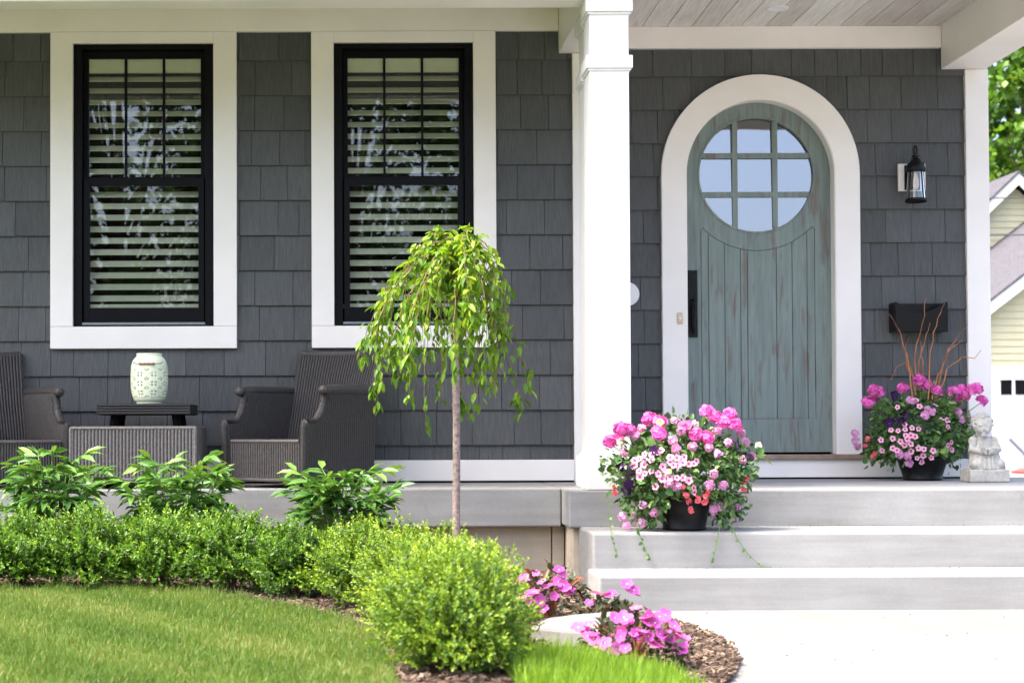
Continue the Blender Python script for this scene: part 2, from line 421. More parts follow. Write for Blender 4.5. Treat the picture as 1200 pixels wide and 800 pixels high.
edge_px = [(-140, 689), (0, 690), (120, 690), (230, 693), (300, 704), (370, 716), (415, 730), (442, 748), (458, 770), (466, 800), (468, 850)]
edge = [on(x, y, Z_LAWN) for x, y in edge_px]
lawn_poly = [(p.x, p.y) for p in edge] + [(edge[-1].x, 1.6), (-7, 1.6), (-7, edge[0].y)]
b = MB(); b.slab(lawn_poly, -.05, Z_LAWN-.012)
tag(b.build('lawn', M['turf']), 'mown green lawn in front of the clipped hedge', 'lawn', kind='structure')
def edge_y(x):                               # lawn's far edge in Y for a given X
    for a, c in zip(edge[:-1], edge[1:]):
        if a.x <= x <= c.x: return a.y + (c.y-a.y)*(x-a.x)/max(c.x-a.x, 1e-6)
    return edge[0].y if x < edge[0].x else -1
n = 300000
px = RNG.uniform(-2.9, edge[-1].x, n); py = 4.0 + (edge[0].y-4.0)*RNG.uniform(0, 1, n)**.9
ok = np.array([y < edge_y(x) - .012 for x, y in zip(px, py)]); px, py = px[ok], py[ok]; n = len(px)
pos = np.stack([px, py, np.full(n, Z_LAWN-.012)], 1)
lean = RNG.normal(0, .42, (n, 2)); d = np.stack([lean[:,0], lean[:,1], np.ones(n)], 1)
ed = np.array([edge_y(x) - y for x, y in zip(px, py)])
L = RNG.uniform(.016, .043, n)*(1 + .25*np.sin(px*23+2*np.sin(py*9))*np.sin(py*17+px*5))*np.where(ed < .10, RNG.uniform(1.0, 1.7, n), 1)
patch = .55 + .12*np.sin(px*4.1+1.3*np.sin(py*3)) * np.sin(py*3.3+px) + .12*np.sin(px*11+py*7)
tone = np.clip(patch + RNG.normal(0, .2, n), 0, 1); tone[RNG.uniform(size=n) < .03] = 1
g = leaf_obj('grass', [(BLADE, pos, d, rdir(n), L, RNG.uniform(.0021, .0034, n), tone, 0)], [M['grass']])
tag(g, 'short green grass blades of the mown lawn', 'grass', kind='stuff')

for (nm, ya, yb_, zz, mt, lb) in (('pavement', -6.0, -3.0, -.004, 'walk', 'unseen pale pavement added behind the viewer to bounce light under the porch'), ('road', -17.0, -6.4, -.008, 'asphalt', 'unseen grey asphalt street added behind the viewer to temper the green bounce')):  # street surfaces added out of view for their pale bounce light
    b = MB(); b.slab([(-60, ya), (60, ya), (60, yb_), (-60, yb_)], -.1, zz); tag(b.build(nm, M[mt]), lb, nm, kind='structure')

# planting bed: soil sheet falling from the hedge towards the walkway, rounded at its right end
Z_BED = Z_LAWN - .01
arc_px = [(640, 905), (760, 850), (830, 812), (858, 793), (868, 773), (858, 756), (832, 742), (800, 731), (775, 722)]
arc = [on(x, y, .012) for x, y in arc_px]
bx0 = AX(692, Y_ST1)
bed = [(p.x, p.y) for p in edge] + [(p.x, p.y) for p in arc] + [(AX(703, Y_ST2)-.0, Y_ST2-.004), (AX(703, Y_ST2)-.012, Y_ST1), (bx0-.02, Y_SLAB+.1), (bx0-.02, Y_SLABL+.18), (-7, Y_SLABL+.18), (-7, edge[0].y)]
def bed_z(x, y):
    k = min(max((x - .25)/.75, 0), 1); k = k*k*(3-2*k)
    return Z_BED*(1-k) + .014*k
def inside(poly, x, y):
    c = False; j = len(poly)-1
    for i in range(len(poly)):
        (xi, yi), (xj, yj) = poly[i], poly[j]
        if (yi > y) != (yj > y) and x < (xj-xi)*(y-yi)/(yj-yi)+xi: c = not c
        j = i
    return c
import bmesh
bm = bmesh.new()
vs = [bm.verts.new((x, y, 0)) for x, y in bed]; bm.faces.new(vs)
for k in range(26):
    x = -2.2 + .15*k; bmesh.ops.bisect_plane(bm, geom=bm.verts[:]+bm.edges[:]+bm.faces[:], plane_co=(x, 0, 0), plane_no=(1, 0, 0))
for k in range(14):
    y = 4.6 + .28*k; bmesh.ops.bisect_plane(bm, geom=bm.verts[:]+bm.edges[:]+bm.faces[:], plane_co=(0, y, 0), plane_no=(0, 1, 0))
for v in bm.verts: v.co.z = bed_z(v.co.x, v.co.y)
bmesh.ops.triangulate(bm, faces=bm.faces[:])
me = bpy.data.meshes.new('planting_bed'); bm.to_mesh(me); bm.free(); me.materials.append(M['mulch'])
a = me.attributes.new('tone', 'FLOAT', 'POINT'); a.data.foreach_set('value', [.25]*len(me.vertices))
tag(link(bpy.data.objects.new('planting_bed', me)), 'brown mulched planting bed between lawn, porch and walkway', 'planting bed', kind='structure')
b = MB(); cnt = 0
while cnt < 14000:
    x = random.uniform(-2.2, 1.6); y = random.uniform(4.6, Y_SLABL+.1)
    if x < .9 and random.random() < .45: continue
    if not inside(bed, x, y): continue
    z = bed_z(x, y); l = random.uniform(.006, .022); wd = random.uniform(.002, .006); a_ = random.uniform(0, PI); t_ = random.uniform(-.35, .35)
    c_, s_ = math.cos(a_), math.sin(a_); b.tone = random.random(); h = random.uniform(.002, .005); zz = z + random.uniform(.002, .012)
    pts = []
    for dz in (-h, h):
        for (u, v) in ((-l, -wd), (l, -wd), (l, wd), (-l, wd)): pts.append((x+u*c_-v*s_, y+u*s_+v*c_, zz+dz+u*t_))
    b.add(pts, [(0,3,2,1),(4,5,6,7),(0,1,5,4),(1,2,6,5),(2,3,7,6),(3,0,4,7)]); cnt += 1
tag(b.build('mulch', M['mulch']), 'shredded brown bark mulch strewn over the planting bed', 'mulch', kind='stuff')

# ------------------------------------------------------------------ concrete porch and steps
XC0, XC1 = AX(694.5, Y_SLAB), AX(741, Y_SLAB)            # front column sides
X_LAND = AX(666, Y_SLAB)
porch = tag(empty('concrete_porch', (X_LAND, Y_SLAB, 0)), 'grey concrete porch slab with a landing stepped forward by the door', 'porch')
def lpart(mb, name, mat, parent, **k):                    # build in world space, parent to an empty that is only moved
    o = mb.build(name, mat, parent, **k); o.location = -parent.location; return o
b = MB(); b.box(-7, X_LAND-.004, Y_SLABL, Y_D+.2, Z_SLAB-.203, Z_SLAB)
lpart(b, 'slab', M['concrete'], porch, bevel=.008)
b = MB(); b.box(X_LAND, 5.2, Y_SLAB, Y_D+.2, Z_SLAB-.193, Z_SLAB+.001)
lpart(b, 'landing', M['concrete'], porch, bevel=.010)
b = MB(); xs = AX(648, Y_SLABL)
b.box(-7, xs-.003, Y_SLABL+.09, Y_SLABL+.4, -.2, Z_SLAB-.204); b.box(xs+.003, AX(671, Y_SLAB), Y_SLABL+.092, Y_SLABL+.4, -.2, Z_SLAB-.204)
b.box(AX(672, Y_SLAB), 5.2, Y_SLAB+.06, Y_SLAB+.4, -.2, Z_SLAB-.194)
lpart(b, 'foundation', M['foundation'], porch, bevel=.004)
steps = tag(empty('concrete_steps', (AX(695, Y_ST1), Y_ST1, 0)), 'two pale concrete steps rising from the walkway to the landing', 'steps')
b = MB(); b.box(AX(694, Y_ST1), 5.2, Y_ST1, Y_SLAB+.055, -.05, Z_ST1); lpart(b, 'step', M['concrete'], steps, bevel=.012)
b = MB(); b.box(AX(700.5, Y_ST2), 5.2, Y_ST2, Y_ST1-.002, -.05, Z_ST2); lpart(b, 'step', M['concrete'], steps, bevel=.012)

# ------------------------------------------------------------------ the house
house = tag(empty('shingled_house', (0, Y_D, 0)), 'dark grey shingled house front with white trim and a covered porch', 'house')
def hp(mb, name, mat, parent=None, **k):
    o = mb.build(name, mat, None, **k)
    if parent is None: o.parent = house; o.location = (0, -Y_D, 0)
    else: o.parent = parent
    return o
EXPO = .2060
Z_C0 = EYE + (507 - 71.5)/199.4                           # bottom line of the topmost full course
XL0, XL1 = -5.2, AX(693, Y_L)                             # left wall ends
XD0, XD1 = XL1, AX(1150, Y_D)
win = []
for (tx0, tx1, fx0, fx1) in ((60, 278.3, 86.5, 251), (366, 582.3, 392.5, 556)):
    win.append(dict(tx0=AX(tx0, Y_L), tx1=AX(tx1, Y_L), fx0=AX(fx0, Y_L), fx1=AX(fx1, Y_L)))
ZW_T0, ZW_B0 = AZ(52, Y_L, 320), AZ(382, Y_L, 320)        # black frame top and bottom
ZT_B = AZ(408, Y_L, 320)                                  # trim bottom
Z_FR1, Z_FR0 = AZ(12.5, Y_L, 320), AZ(38.5, Y_L, 320)     # frieze
YT, YDR = Y_D - .045, Y_D + .05                           # front of the arch trim, face of the door leaf
cxd = AX(891.5, YT, 203); czd = AZ(203, YT, 891)          # arch centre
RO, RI = 116.5*YT/F, 87.5*YT/F
dcx, dcz = AX(886, YDR, 205), AZ(205, YDR, 886)           # round window centre

def rect_minus(r, h):
    x0, x1, z0, z1 = r; a0, a1, c0, c1 = h
    if a1 <= x0 or a0 >= x1 or c1 <= z0 or c0 >= z1: return [r]
    out = []
    if a0 > x0: out.append((x0, a0, z0, z1))
    if a1 < x1: out.append((a1, x1, z0, z1))
    m0, m1 = max(x0, a0), min(x1, a1)
    if c0 > z0: out.append((m0, m1, z0, c0))
    if c1 < z1: out.append((m0, m1, c1, z1))
    return out
def shingle_wall(name, x0, x1, Y, zlo, zhi, holes, arch=None):
    b = MB(); k = -2
    while Z_C0 - EXPO*k > zlo - EXPO:
        zb = Z_C0 - EXPO*k; zt = zb + EXPO + .006; k += 1
        if zb > zhi: continue
        x = x0 - random.uniform(0, .15)
        while x < x1:
            wd = random.choice((.135, .15, .165, .20, .215, .235)) + random.uniform(-.012, .012)
            a0, a1 = max(x, x0), min(x + wd - .0028, x1); x += wd
            if a1 - a0 < .01: continue
            b.tone = min(max(random.gauss(.5, .2), 0), 1); jz = random.uniform(-.0012, .0012)
            rs = [(a0, a1, max(zb + jz, zlo), min(zt, zhi))]
            for h in holes: rs = [q for r in rs for q in rect_minus(r, h)]
            if arch:
                cx, cz, R = arch; new = []
                for r in rs:
                    if r[1] < cx-R or r[0] > cx+R or r[2] > cz+R: new.append(r); continue
                    m = max(1, int((r[1]-r[0])/.012))
                    for i in range(m):
                        s0, s1 = r[0]+(r[1]-r[0])*i/m, r[0]+(r[1]-r[0])*(i+1)/m; xm = (s0+s1)/2
                        if abs(xm-cx) >= R: new.append((s0, s1, r[2], r[3])); continue
                        zc = cz + math.sqrt(R*R-(xm-cx)**2)
                        if r[3] > zc: new.append((s0, s1, max(r[2], zc), r[3]))
                rs = new
            lift = random.uniform(-.0012, .0012)
            for (q0, q1, z0, z1) in rs:
                if z1 - z0 < .003 or q1 - q0 < .0005: continue
                f0 = (z0 - zb)/EXPO; f1 = (z1 - zb)/EXPO
                b.wedge(q0, q1, z0, z1, Y - .016*(1-f0) + lift, Y - .016*(1-f1) + lift, Y + .02)
    return hp(b, name, M['shingle'])
holes = [(w_['fx0']-.05, w_['fx1']+.05, ZW_B0-.05, ZW_T0+.05) for w_ in win]
shingle_wall('shingle_wall', XL0, XL1-.03, Y_L, Z_SLAB+.06, Z_CEIL, holes)
shingle_wall('shingle_wall', XD0, XD1-.03, Y_D, Z_SLAB+.06, Z_CEIL, [], (cxd, czd, (RO+RI)/2))
# sheathing and the dark rooms behind
b = MB()
rs = [(XL0, XL1, Z_SLAB, Z_CEIL)]
for h in holes: rs = [q for r in rs for q in rect_minus(r, h)]
for (q0, q1, z0, z1) in rs: b.box(q0, q1, Y_L+.021, Y_L+.12, z0, z1)
b.box(XL1-.12, XL1, Y_L+.121, Y_D+.02, Z_SLAB, Z_CEIL)
R_ = RO - .02
for (q0, q1, z0, z1) in ((XD0, cxd-R_, Z_SLAB, Z_CEIL), (cxd+R_, XD1, Z_SLAB, Z_CEIL), (cxd-R_, cxd+R_, czd+R_, Z_CEIL)):
    b.box(q0, q1, Y_D+.021, Y_D+.12, z0, z1)
b.box(XD1-.14, XD1, Y_D+.121, Y_D+6, Z_SLAB-.4, Z_CEIL+.3)
b.box(XL0-.2, XL0, Y_L, Y_D+6, Z_SLAB-.4, Z_CEIL+.3); b.box(XL0, XD1-.15, Y_D+5.8, Y_D+6, Z_SLAB-.4, Z_CEIL+.3)
hp(b, 'inner_wall', M['dark_room'])
b = MB(); b.box(XL0, XD1-.15, Y_D+.13, Y_D+5.79, Z_SLAB-.02, Z_SLAB+.05); hp(b, 'room_floor', M['dark_room'])
# roof over rooms and porch
X_RB0, X_RB1 = AX(1101.5, Y_D, 82), AX(1153, Y_D, 84)     # right beam faces
Y_FB = 8.31                                               # left front beam
b = MB(); b.prism([(XL0-.5, Z_CEIL+.31), (X_RB1+.35, Z_CEIL+.31), (X_RB1+.35, Z_CEIL+.36), (XL0-.5, Z_CEIL+.36)], 8.16, Y_D+6.2)
b.add([(XL0-.5, 8.16, Z_CEIL+.365), (X_RB1+.35, 8.16, Z_CEIL+.365), (X_RB1+.35, Y_D+6.2, Z_CEIL+2.6), (XL0-.5, Y_D+6.2, Z_CEIL+2.6)], [(0,1,2,3)])
hp(b, 'porch_roof', M['roof_grey'])
# ceiling boards
b = MB(); x = XL0 + .02
while x < X_RB0 + .02:
    b.tone = random.random(); x1 = min(x + .1525, X_RB0+.1)
    y = 8.0 - random.uniform(0, 1.2)
    b.box(x + .0024, x1 - .0024, 8.22, Y_D+.05, Z_CEIL + random.uniform(0, .001), Z_CEIL+.03); x += .1525
hp(b, 'porch_ceiling', M['ceiling'])
b = MB(); b.box(XL0, X_RB0+.1, 8.22, Y_D+.05, Z_CEIL+.031, Z_CEIL+.05); hp(b, 'ceiling_backing', M['dark_room'])
b = MB(); c = on(911, 10, Z_CEIL)
b.lathe([(.0, -.004), (.045, -.004), (.062, -.006), (.066, -.001), (.066, .0)], (c.x, c.y, Z_CEIL), 28); hp(b, 'ceiling_light', M['white_gloss'], smooth=True)
# beams
b = MB(); b.box(XL0, XC0+.0, Y_FB, Y_FB+.17, Z_BEAM, Z_CEIL+.3); hp(b, 'porch_beam', M['trim'], bevel=.004)
xb0 = AX(654.5, Y_L, 62)
b = MB(); b.box(xb0, XC1+.02, Y_FB+.175, Y_D-.001, Z_BEAM+.001, Z_CEIL+.3); hp(b, 'porch_beam', M['trim'], bevel=.004)
b = MB(); b.box(X_RB0, X_RB1, 8.22, Y_D-.0165, Z_BEAM+.002, Z_CEIL+.3)
nb = 5
hp(b, 'porch_beam', M['trim'], bevel=.004)
b = MB(); b.box(XL0-.5, X_RB1+.3, 8.17, 8.205, Z_BEAM+.12, Z_CEIL+.3); hp(b, 'fascia_board', M['trim'], bevel=.004)
# friezes, corner boards, baseboards
b = MB(); b.box(XL0, xb0-.003, Y_L-.030, Y_L+.02, Z_FR0, Z_CEIL-.001); hp(b, 'frieze_board', M['trim'], bevel=.002)
ztr0, ztr1 = AZ(58, Y_D, 900), AZ(32.5, Y_D, 900)
b = MB(); b.box(XC1+.03, X_RB0-.003, Y_D-.04, Y_D+.02, ztr0, Z_CEIL-.001); hp(b, 'frieze_board', M['trim'], bevel=.002)
b = MB(); b.box(AX(672.5, Y_L), XL1+.012, Y_L-.034, Y_L+.02, Z_SLAB+.001, Z_BEAM-.002); b.box(XL1-.02, XL1+.012, Y_L+.021, Y_D-.02, Z_SLAB+.001, Z_BEAM-.002)
hp(b, 'corner_board', M['trim'], bevel=.003)
b = MB(); b.box(AX(1131, Y_D, 300), AX(1158, Y_D, 300), Y_D-.034, Y_D+.02, Z_SLAB+.001, Z_BEAM-.001); b.box(AX(1158, Y_D, 300)-.03, AX(1158, Y_D, 300), Y_D+.021, Y_D+.16, Z_SLAB+.001, Z_BEAM-.001)
hp(b, 'corner_board', M['trim'], bevel=.003)
b = MB(); b.box(XL0, AX(672.5, Y_L)-.002, Y_L-.036, Y_L+.02, Z_SLAB+.012, AZ(538.5, Y_L)); hp(b, 'baseboard', M['trim'], bevel=.003)
b = MB(); b.box(XL1+.02, AX(1131, Y_D)-.002, Y_D-.05, Y_D+.02, Z_SLAB+.012, AZ(538, Y_D, 900)); hp(b, 'baseboard', M['trim'], bevel=.003)
b = MB(); b.box(XL0, AX(672.5, Y_L)-.002, Y_L-.016, Y_L+.02, Z_SLAB+.002, Z_SLAB+.011); b.box(XL1+.02, AX(1131, Y_D)-.002, Y_D-.03, Y_D+.02, Z_SLAB+.002, Z_SLAB+.011); hp(b, 'base_flashing', M['black'])

# columns
def column(x0, x1, y0, ztop, label):
    d = x1 - x0
    b = MB(); b.box(x0, x1, y0, y0+d, Z_SLAB+.17, ztop)
    o = hp(b, 'porch_column', M['column'], bevel=.004); o['label'] = label
    zb = Z_SLAB + .0015
    m = MB(); m.box(x0-.028, x1+.028, y0-.028, y0+d+.028, zb, Z_SLAB+.165); m.box(x0-.014, x1+.014, y0-.014, y0+d+.014, Z_SLAB+.1651, Z_SLAB+.185)
    hp(m, 'column_base', M['column'], o, bevel=.003)
    for (za, zc, e) in ((EYE + (505-78)/229.7, EYE + (505-63)/229.7, .018), (EYE + (505-11)/229.7, ztop, .02)):
        m = MB(); m.box(x0-e, x1+e, y0-e, y0+d+e, za, zc)
        m.box(x0-e*.5, x1+e*.5, y0-e*.5, y0+d+e*.5, za-.012, za-.0005); hp(m, 'capital_band', M['column'], o, bevel=.003)
    return o
column(XC0, XC1, Y_SLAB+.03, Z_CEIL+.1, 'sunlit white square porch column nearest the viewer')
column(XC0+.015, XC1+.015, Y_SLAB+.36, Z_BEAM-.002, 'rear white square porch column half hidden behind the front one')

# windows
def window(wd):
    x0, x1 = wd['fx0'], wd['fx1']
    s = (x1-x0)/164.5                                    # metres per photo pixel here
    zt, zb = ZW_T0, ZW_B0
    def Z(py): return zt + (zb-zt)*(py-52)/(382-52)
    yf = Y_L - .012
    fr = MB()
    fr.box(x0, x0+10*s, yf, yf+.10, zb, zt); fr.box(x1-10*s, x1, yf, yf+.10, zb, zt)
    fr.box(x0+10*s, x1-10*s, yf, yf+.10, Z(58), zt); fr.box(x0+10*s, x1-10*s, yf, yf+.10, zb, Z(378.5))
    o = hp(fr, 'window', M['black'], bevel=.003)
    def sash(a0, a1, p0, p1, y, side, top, bot):
        m = MB(); X0, X1 = x0+a0*s, x0+a1*s
        m.box(X0, X0+side*s, y, y+.035, Z(p1), Z(p0)); m.box(X1-side*s, X1, y, y+.035, Z(p1), Z(p0))
        m.box(X0+side*s, X1-side*s, y, y+.035, Z(p0+top), Z(p0)); m.box(X0+side*s, X1-side*s, y, y+.035, Z(p1), Z(p1-bot))
        return m
    m = sash(10.3, 154.2, 58.3, 215, yf+.050, 5.8, 8.5, 9); hp(m, 'sash', M['black'], o, bevel=.002)
    m = MB()
    for q in (60, 105): m.box(x0+(q-1.7)*s, x0+(q+1.2)*s, yf+.056, yf+.076, Z(205.9), Z(67)); 
    hp(m, 'muntin', M['black'], o)
    m = sash(11.5, 153, 208.5, 377.0, yf+.012, 6.8, 9, 17); hp(m, 'sash', M['black'], o, bevel=.002)
    m = MB(); m.box(x0+16.2*s, x1-16.2*s, yf+.064, yf+.068, Z(205.9), Z(66.9)); hp(m, 'pane', M['pane'], o)
    m = MB(); m.box(x0+18.4*s, x1-18.4*s, yf+.028, yf+.032, Z(359.9), Z(217.6)); hp(m, 'pane', M['pane'], o)
    m = MB()                                              # sill strip of worn metal
    m.box(x0+10.3*s, x1-10.3*s, yf-.004, yf+.046, Z(380), Z(377.4)); hp(m, 'sill_strip', M['grey_metal'], o)
    # blinds: tilted wooden slats, a valance and a bottom rail
    m = MB(); yb = Y_L + .088
    m.box(x0+13*s, x1-13*s, yb-.028, yb-.008, Z(82.5), Z(60))
    zc = Z(89); nsl = 0; pitch = (Z(66)-Z(352))/ (286/13.62)
    th = math.radians(36); hw = .032
    while zc > Z(352):
        dy, dz = hw*math.cos(th), hw*math.sin(th); t_ = .0018
        jj = random.uniform(-.0008, .0008)
        vs = []
        for (sy, sz) in ((-dy, -dz), (dy, dz)):
            for tt in (-t_, t_): vs += [(x0+14.5*s, yb+sy-tt*math.sin(th), zc+jj+sz+tt*math.cos(th)), (x1-14.5*s, yb+sy-tt*math.sin(th), zc+jj+sz+tt*math.cos(th))]
        m.add(vs, [(0,1,3,2),(4,6,7,5),(0,4,5,1),(2,3,7,6),(0,2,6,4),(1,5,7,3)]); zc -= pitch
    m.box(x0+9*s, x1-14.5*s, yb-.025, yb+.025, Z(360), Z(355))
    hp(m, 'blind', M['blind'], o)
    m = MB()                                              # near-black box added to keep the room behind dark
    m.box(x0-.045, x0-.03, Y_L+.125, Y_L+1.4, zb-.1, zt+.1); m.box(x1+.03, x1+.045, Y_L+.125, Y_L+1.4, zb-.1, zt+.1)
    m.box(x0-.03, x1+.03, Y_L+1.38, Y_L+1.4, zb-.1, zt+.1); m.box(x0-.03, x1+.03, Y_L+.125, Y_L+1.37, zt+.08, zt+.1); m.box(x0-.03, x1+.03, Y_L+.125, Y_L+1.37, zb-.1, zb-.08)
    hp(m, 'dark_room_box', M['dark_room'], o)
    t = MB(); T0, T1 = wd['tx0'], wd['tx1']; yt = Y_L - .034
    t.box(T0, x0-.001, yt, Y_L+.019, zb-.0, Z_FR0-.0015); t.box(x1+.001, T1, yt, Y_L+.019, zb-.0, Z_FR0-.0015)
    t.box(T0, T1, yt, Y_L+.019, ZT_B, zb-.0015); t.box(x0-.0005, x1+.0005, yt, Y_L+.019, zt+.001, Z_FR0-.0015)
    hp(t, 'window_trim', M['trim'], o, bevel=.002)
    return o
for q in win: window(q)

# arched door
def arch_line(r, zb, n=48):
    return [(cxd - r, zb)] + [(cxd - r*math.cos(PI*i/n), czd + r*math.sin(PI*i/n)) for i in range(n+1)] + [(cxd + r, zb)]
Z_TH = AZ(532, Y_D, 900); Z_THB = AZ(538, Y_D, 900)
b = MB(); b.band(arch_line(RO, Z_TH), arch_line(RI, Z_TH), Y_D-.045, Y_D+.02)
trim_o = None
yd = YDR                                                  # door face
RL = RI - .005
def door_outline(th):                                     # ray from the round window's centre to the leaf edge
    dx, dz = math.cos(th), math.sin(th); best = 1e9
    ox, oz = dcx-cxd, dcz-czd
    B = ox*dx+oz*dz; C = ox*ox+oz*oz-RL*RL; t = -B+math.sqrt(max(B*B-C, 0))
    if oz + t*dz >= 0: best = t
    for sx in (-RL, RL):
        if dx*sx > 0:
            t = (cxd+sx-dcx)/dx; z = dcz+t*dz
            if z <= czd+1e-6: best = min(best, t)
    zb = Z_TH + .012
    if dz < 0:
        t = (zb-dcz)/dz
        best = min(best, t)
    return best
RW = 67*YDR/F
angs = [2*PI*i/180 for i in range(180)] + [math.atan2(Z_TH+.012-dcz, cxd+s_*RL-dcx) % (2*PI) for s_ in (-1, 1)]
angs.sort()
A = [(dcx+RW*math.cos(t), dcz+RW*math.sin(t)) for t in angs]
Bq = [(dcx+door_outline(t)*math.cos(t), dcz+door_outline(t)*math.sin(t)) for t in angs]
m = MB(); m.band(A, Bq, yd+.009, yd+.05, closed=True)
def sx(px): return AX(px, yd, 300)
RB = 89*YDR/F; zcl = AZ(268.2, yd, 886); zbot = AZ(490, yd, 890); xg0, xg1 = sx(821.5), sx(954.5); zdb = Z_TH + .012
angs2 = sorted(angs + [math.atan2(zcl-dcz, x-dcx) % (2*PI) for x in (xg0-.001, xg0+.001, xg1-.001, xg1+.001, cxd-RL, cxd+RL)])
def skin_r(t):
    o_ = door_outline(t); dz = math.sin(t)
    if dz < 0:
        tz = (zcl-dcz)/dz; x = dcx + tz*math.cos(t)
        return RB-.002 if xg0 < x < xg1 else min(o_, tz)
    return o_
m.band([(dcx+RW*math.cos(t), dcz+RW*math.sin(t)) for t in angs2], [(dcx+skin_r(t)*math.cos(t), dcz+skin_r(t)*math.sin(t)) for t in angs2], yd, yd+.0085, closed=True)
m.box(cxd-RL, xg0-.002, yd, yd+.0085, zdb, zcl-.0004); m.box(xg1+.002, cxd+RL, yd, yd+.0085, zdb, zcl-.0004); m.box(xg0-.0018, xg1+.0018, yd, yd+.0085, zdb, zbot-.0025)
door = hp(m, 'door', M['door']); door['label'] = 'arched blue-green door with distressed paint and a round nine-pane window'
tr = b; hp(tr, 'arch_trim', M['trim'], door, bevel=.002)
m = MB(); m.band(arch_line(RI, Z_TH), arch_line(RI-.004, Z_TH), Y_D-.038, Y_D+.11); hp(m, 'door_jamb', M['trim'], door)
m = MB(); rr = RI - .006
m.band(arch_line(RI-.0041, Z_TH), arch_line(RI-.009, Z_TH), yd+.052, yd+.06); hp(m, 'weather_seal', M['black'], door)
def sx(px): return AX(px, yd, 300)
m = MB(); plx = [821.5, 830, 849, 867.5, 875.5, 909.5, 928, 945.5, 954.5]; 
for p0, p1 in zip(plx[:-1], plx[1:]):
    x0, x1 = sx(p0)+.0025, sx(p1)-.0025; xs_ = np.linspace(x0, x1, 7)
    top = [(x, min(zcl-.003, dcz - math.sqrt(max(RB*RB-(x-dcx)**2, 1e-6)) - .003)) for x in xs_]
    m.tone = random.random(); m.prism(top[::-1] + [(x0, zbot), (x1, zbot)], yd-.0005, yd+.0088)
hp(m, 'plank', M['door'], door)
m = MB(); ring = [2*PI*i/96 for i in range(96)]
m.band([(dcx+(RW-.001)*math.cos(t), dcz+(RW-.001)*math.sin(t)) for t in ring], [(dcx+(RW+.012)*math.cos(t), dcz+(RW+.012)*math.sin(t)) for t in ring], yd-.007, yd+.02, closed=True)
hp(m, 'window_ring', M['door'], door, bevel=.002)
m = MB()
for q in (862, 909): 
    xq = sx(q); h = math.sqrt(RW*RW-(xq-dcx)**2)-.001; m.box(xq-.0165, xq+.0165, yd-.002, yd+.03, dcz-h, dcz+h)
for q in (182.5, 228):
    zq = AZ(q, yd, 886); h = math.sqrt(RW*RW-(zq-dcz)**2)-.001; m.box(dcx-h, dcx+h, yd-.001, yd+.029, zq-.0165, zq+.0165)
hp(m, 'muntin', M['door'], door, bevel=.002)
m = MB(); m.prism([(dcx+RW*.999*math.cos(t), dcz+RW*.999*math.sin(t)) for t in ring], 0, .003)
m.v = [(x, yd + .017 + y + (z-dcz)*.030, z) for x, y, z in m.v]; hp(m, 'pane', M['door_pane'], door)
m = MB(); m.box(cxd-RO-.03, cxd+RO+.03, Y_D-.075, Y_D+.12, Z_THB, Z_TH-.002); hp(m, 'threshold', M['threshold'], door, bevel=.003)
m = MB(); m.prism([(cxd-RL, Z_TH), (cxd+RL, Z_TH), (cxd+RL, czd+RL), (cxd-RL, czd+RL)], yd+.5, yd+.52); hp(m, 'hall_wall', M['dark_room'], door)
# handle set
hx0, hx1 = sx(805), sx(816.5); hz1, hz0 = AZ(317, yd, 810), AZ(395, yd, 810); hc = (hx0+hx1)/2
m = MB(); m.box(hx0, hx1, yd-.014, yd-.001, hz0, hz1); m.box(hx0+.006, hx1-.006, yd-.018, yd-.0141, hz0+.008, hz1-.008)
def cyl_y(m, x, z, r, y0, y1, n=20):
    m.prism([(x+r*math.cos(2*PI*i/n), z+r*math.sin(2*PI*i/n)) for i in range(n)], y0, y1)
cyl_y(m, hc, AZ(324, Y_D, 810), .019, yd-.026, yd-.015); cyl_y(m, hc, AZ(346, Y_D, 810), .008, yd-.02, yd-.015, 12)
g0, g1 = AZ(352, Y_D, 810), AZ(390, Y_D, 810)
pts = [(hc, yd-.012, g0), (hc, yd-.045, g0-.012), (hc, yd-.062, g0-.05), (hc, yd-.060, (g0+g1)/2), (hc, yd-.05, g1+.035), (hc, yd-.012, g1)]
m.tube(pts, [.010, .0115, .012, .0115, .010, .009], 10); m.ball((hc, yd-.03, g0+.006), (.014, .03, .008))
hp(m, 'handle', M['black_metal'], door, bevel=.001)

# small things on the wall
m = MB(); cx_, cz_ = AX(795, Y_D, 373), AZ(373.5, Y_D, 795)
m.box(-.017, .017, -.012, 0, -.035, .035)
o = m.build('doorbell', M['beige'], bevel=.006); o.location = (cx_, Y_D-.0455, cz_); tag(o, 'small beige doorbell on the white arch trim left of the handle', 'doorbell')
k = MB(); k.ball((0, -.012, .0), (.008, .004, .008)); k.build('button', M['white_gloss'], o, smooth=True)
m = MB(); cyl_y(m, 0, 0, .073, -.014, 0, 32); cyl_y(m, 0, 0, .055, -.020, -.0141, 32)
o = m.build('wall_plate', M['white_gloss'], bevel=.003); o.location = (AX(734.5, Y_D, 345), Y_D-.02, AZ(345, Y_D, 740)); tag(o, 'round white disc on the shingles half hidden by the porch column', 'wall disc')

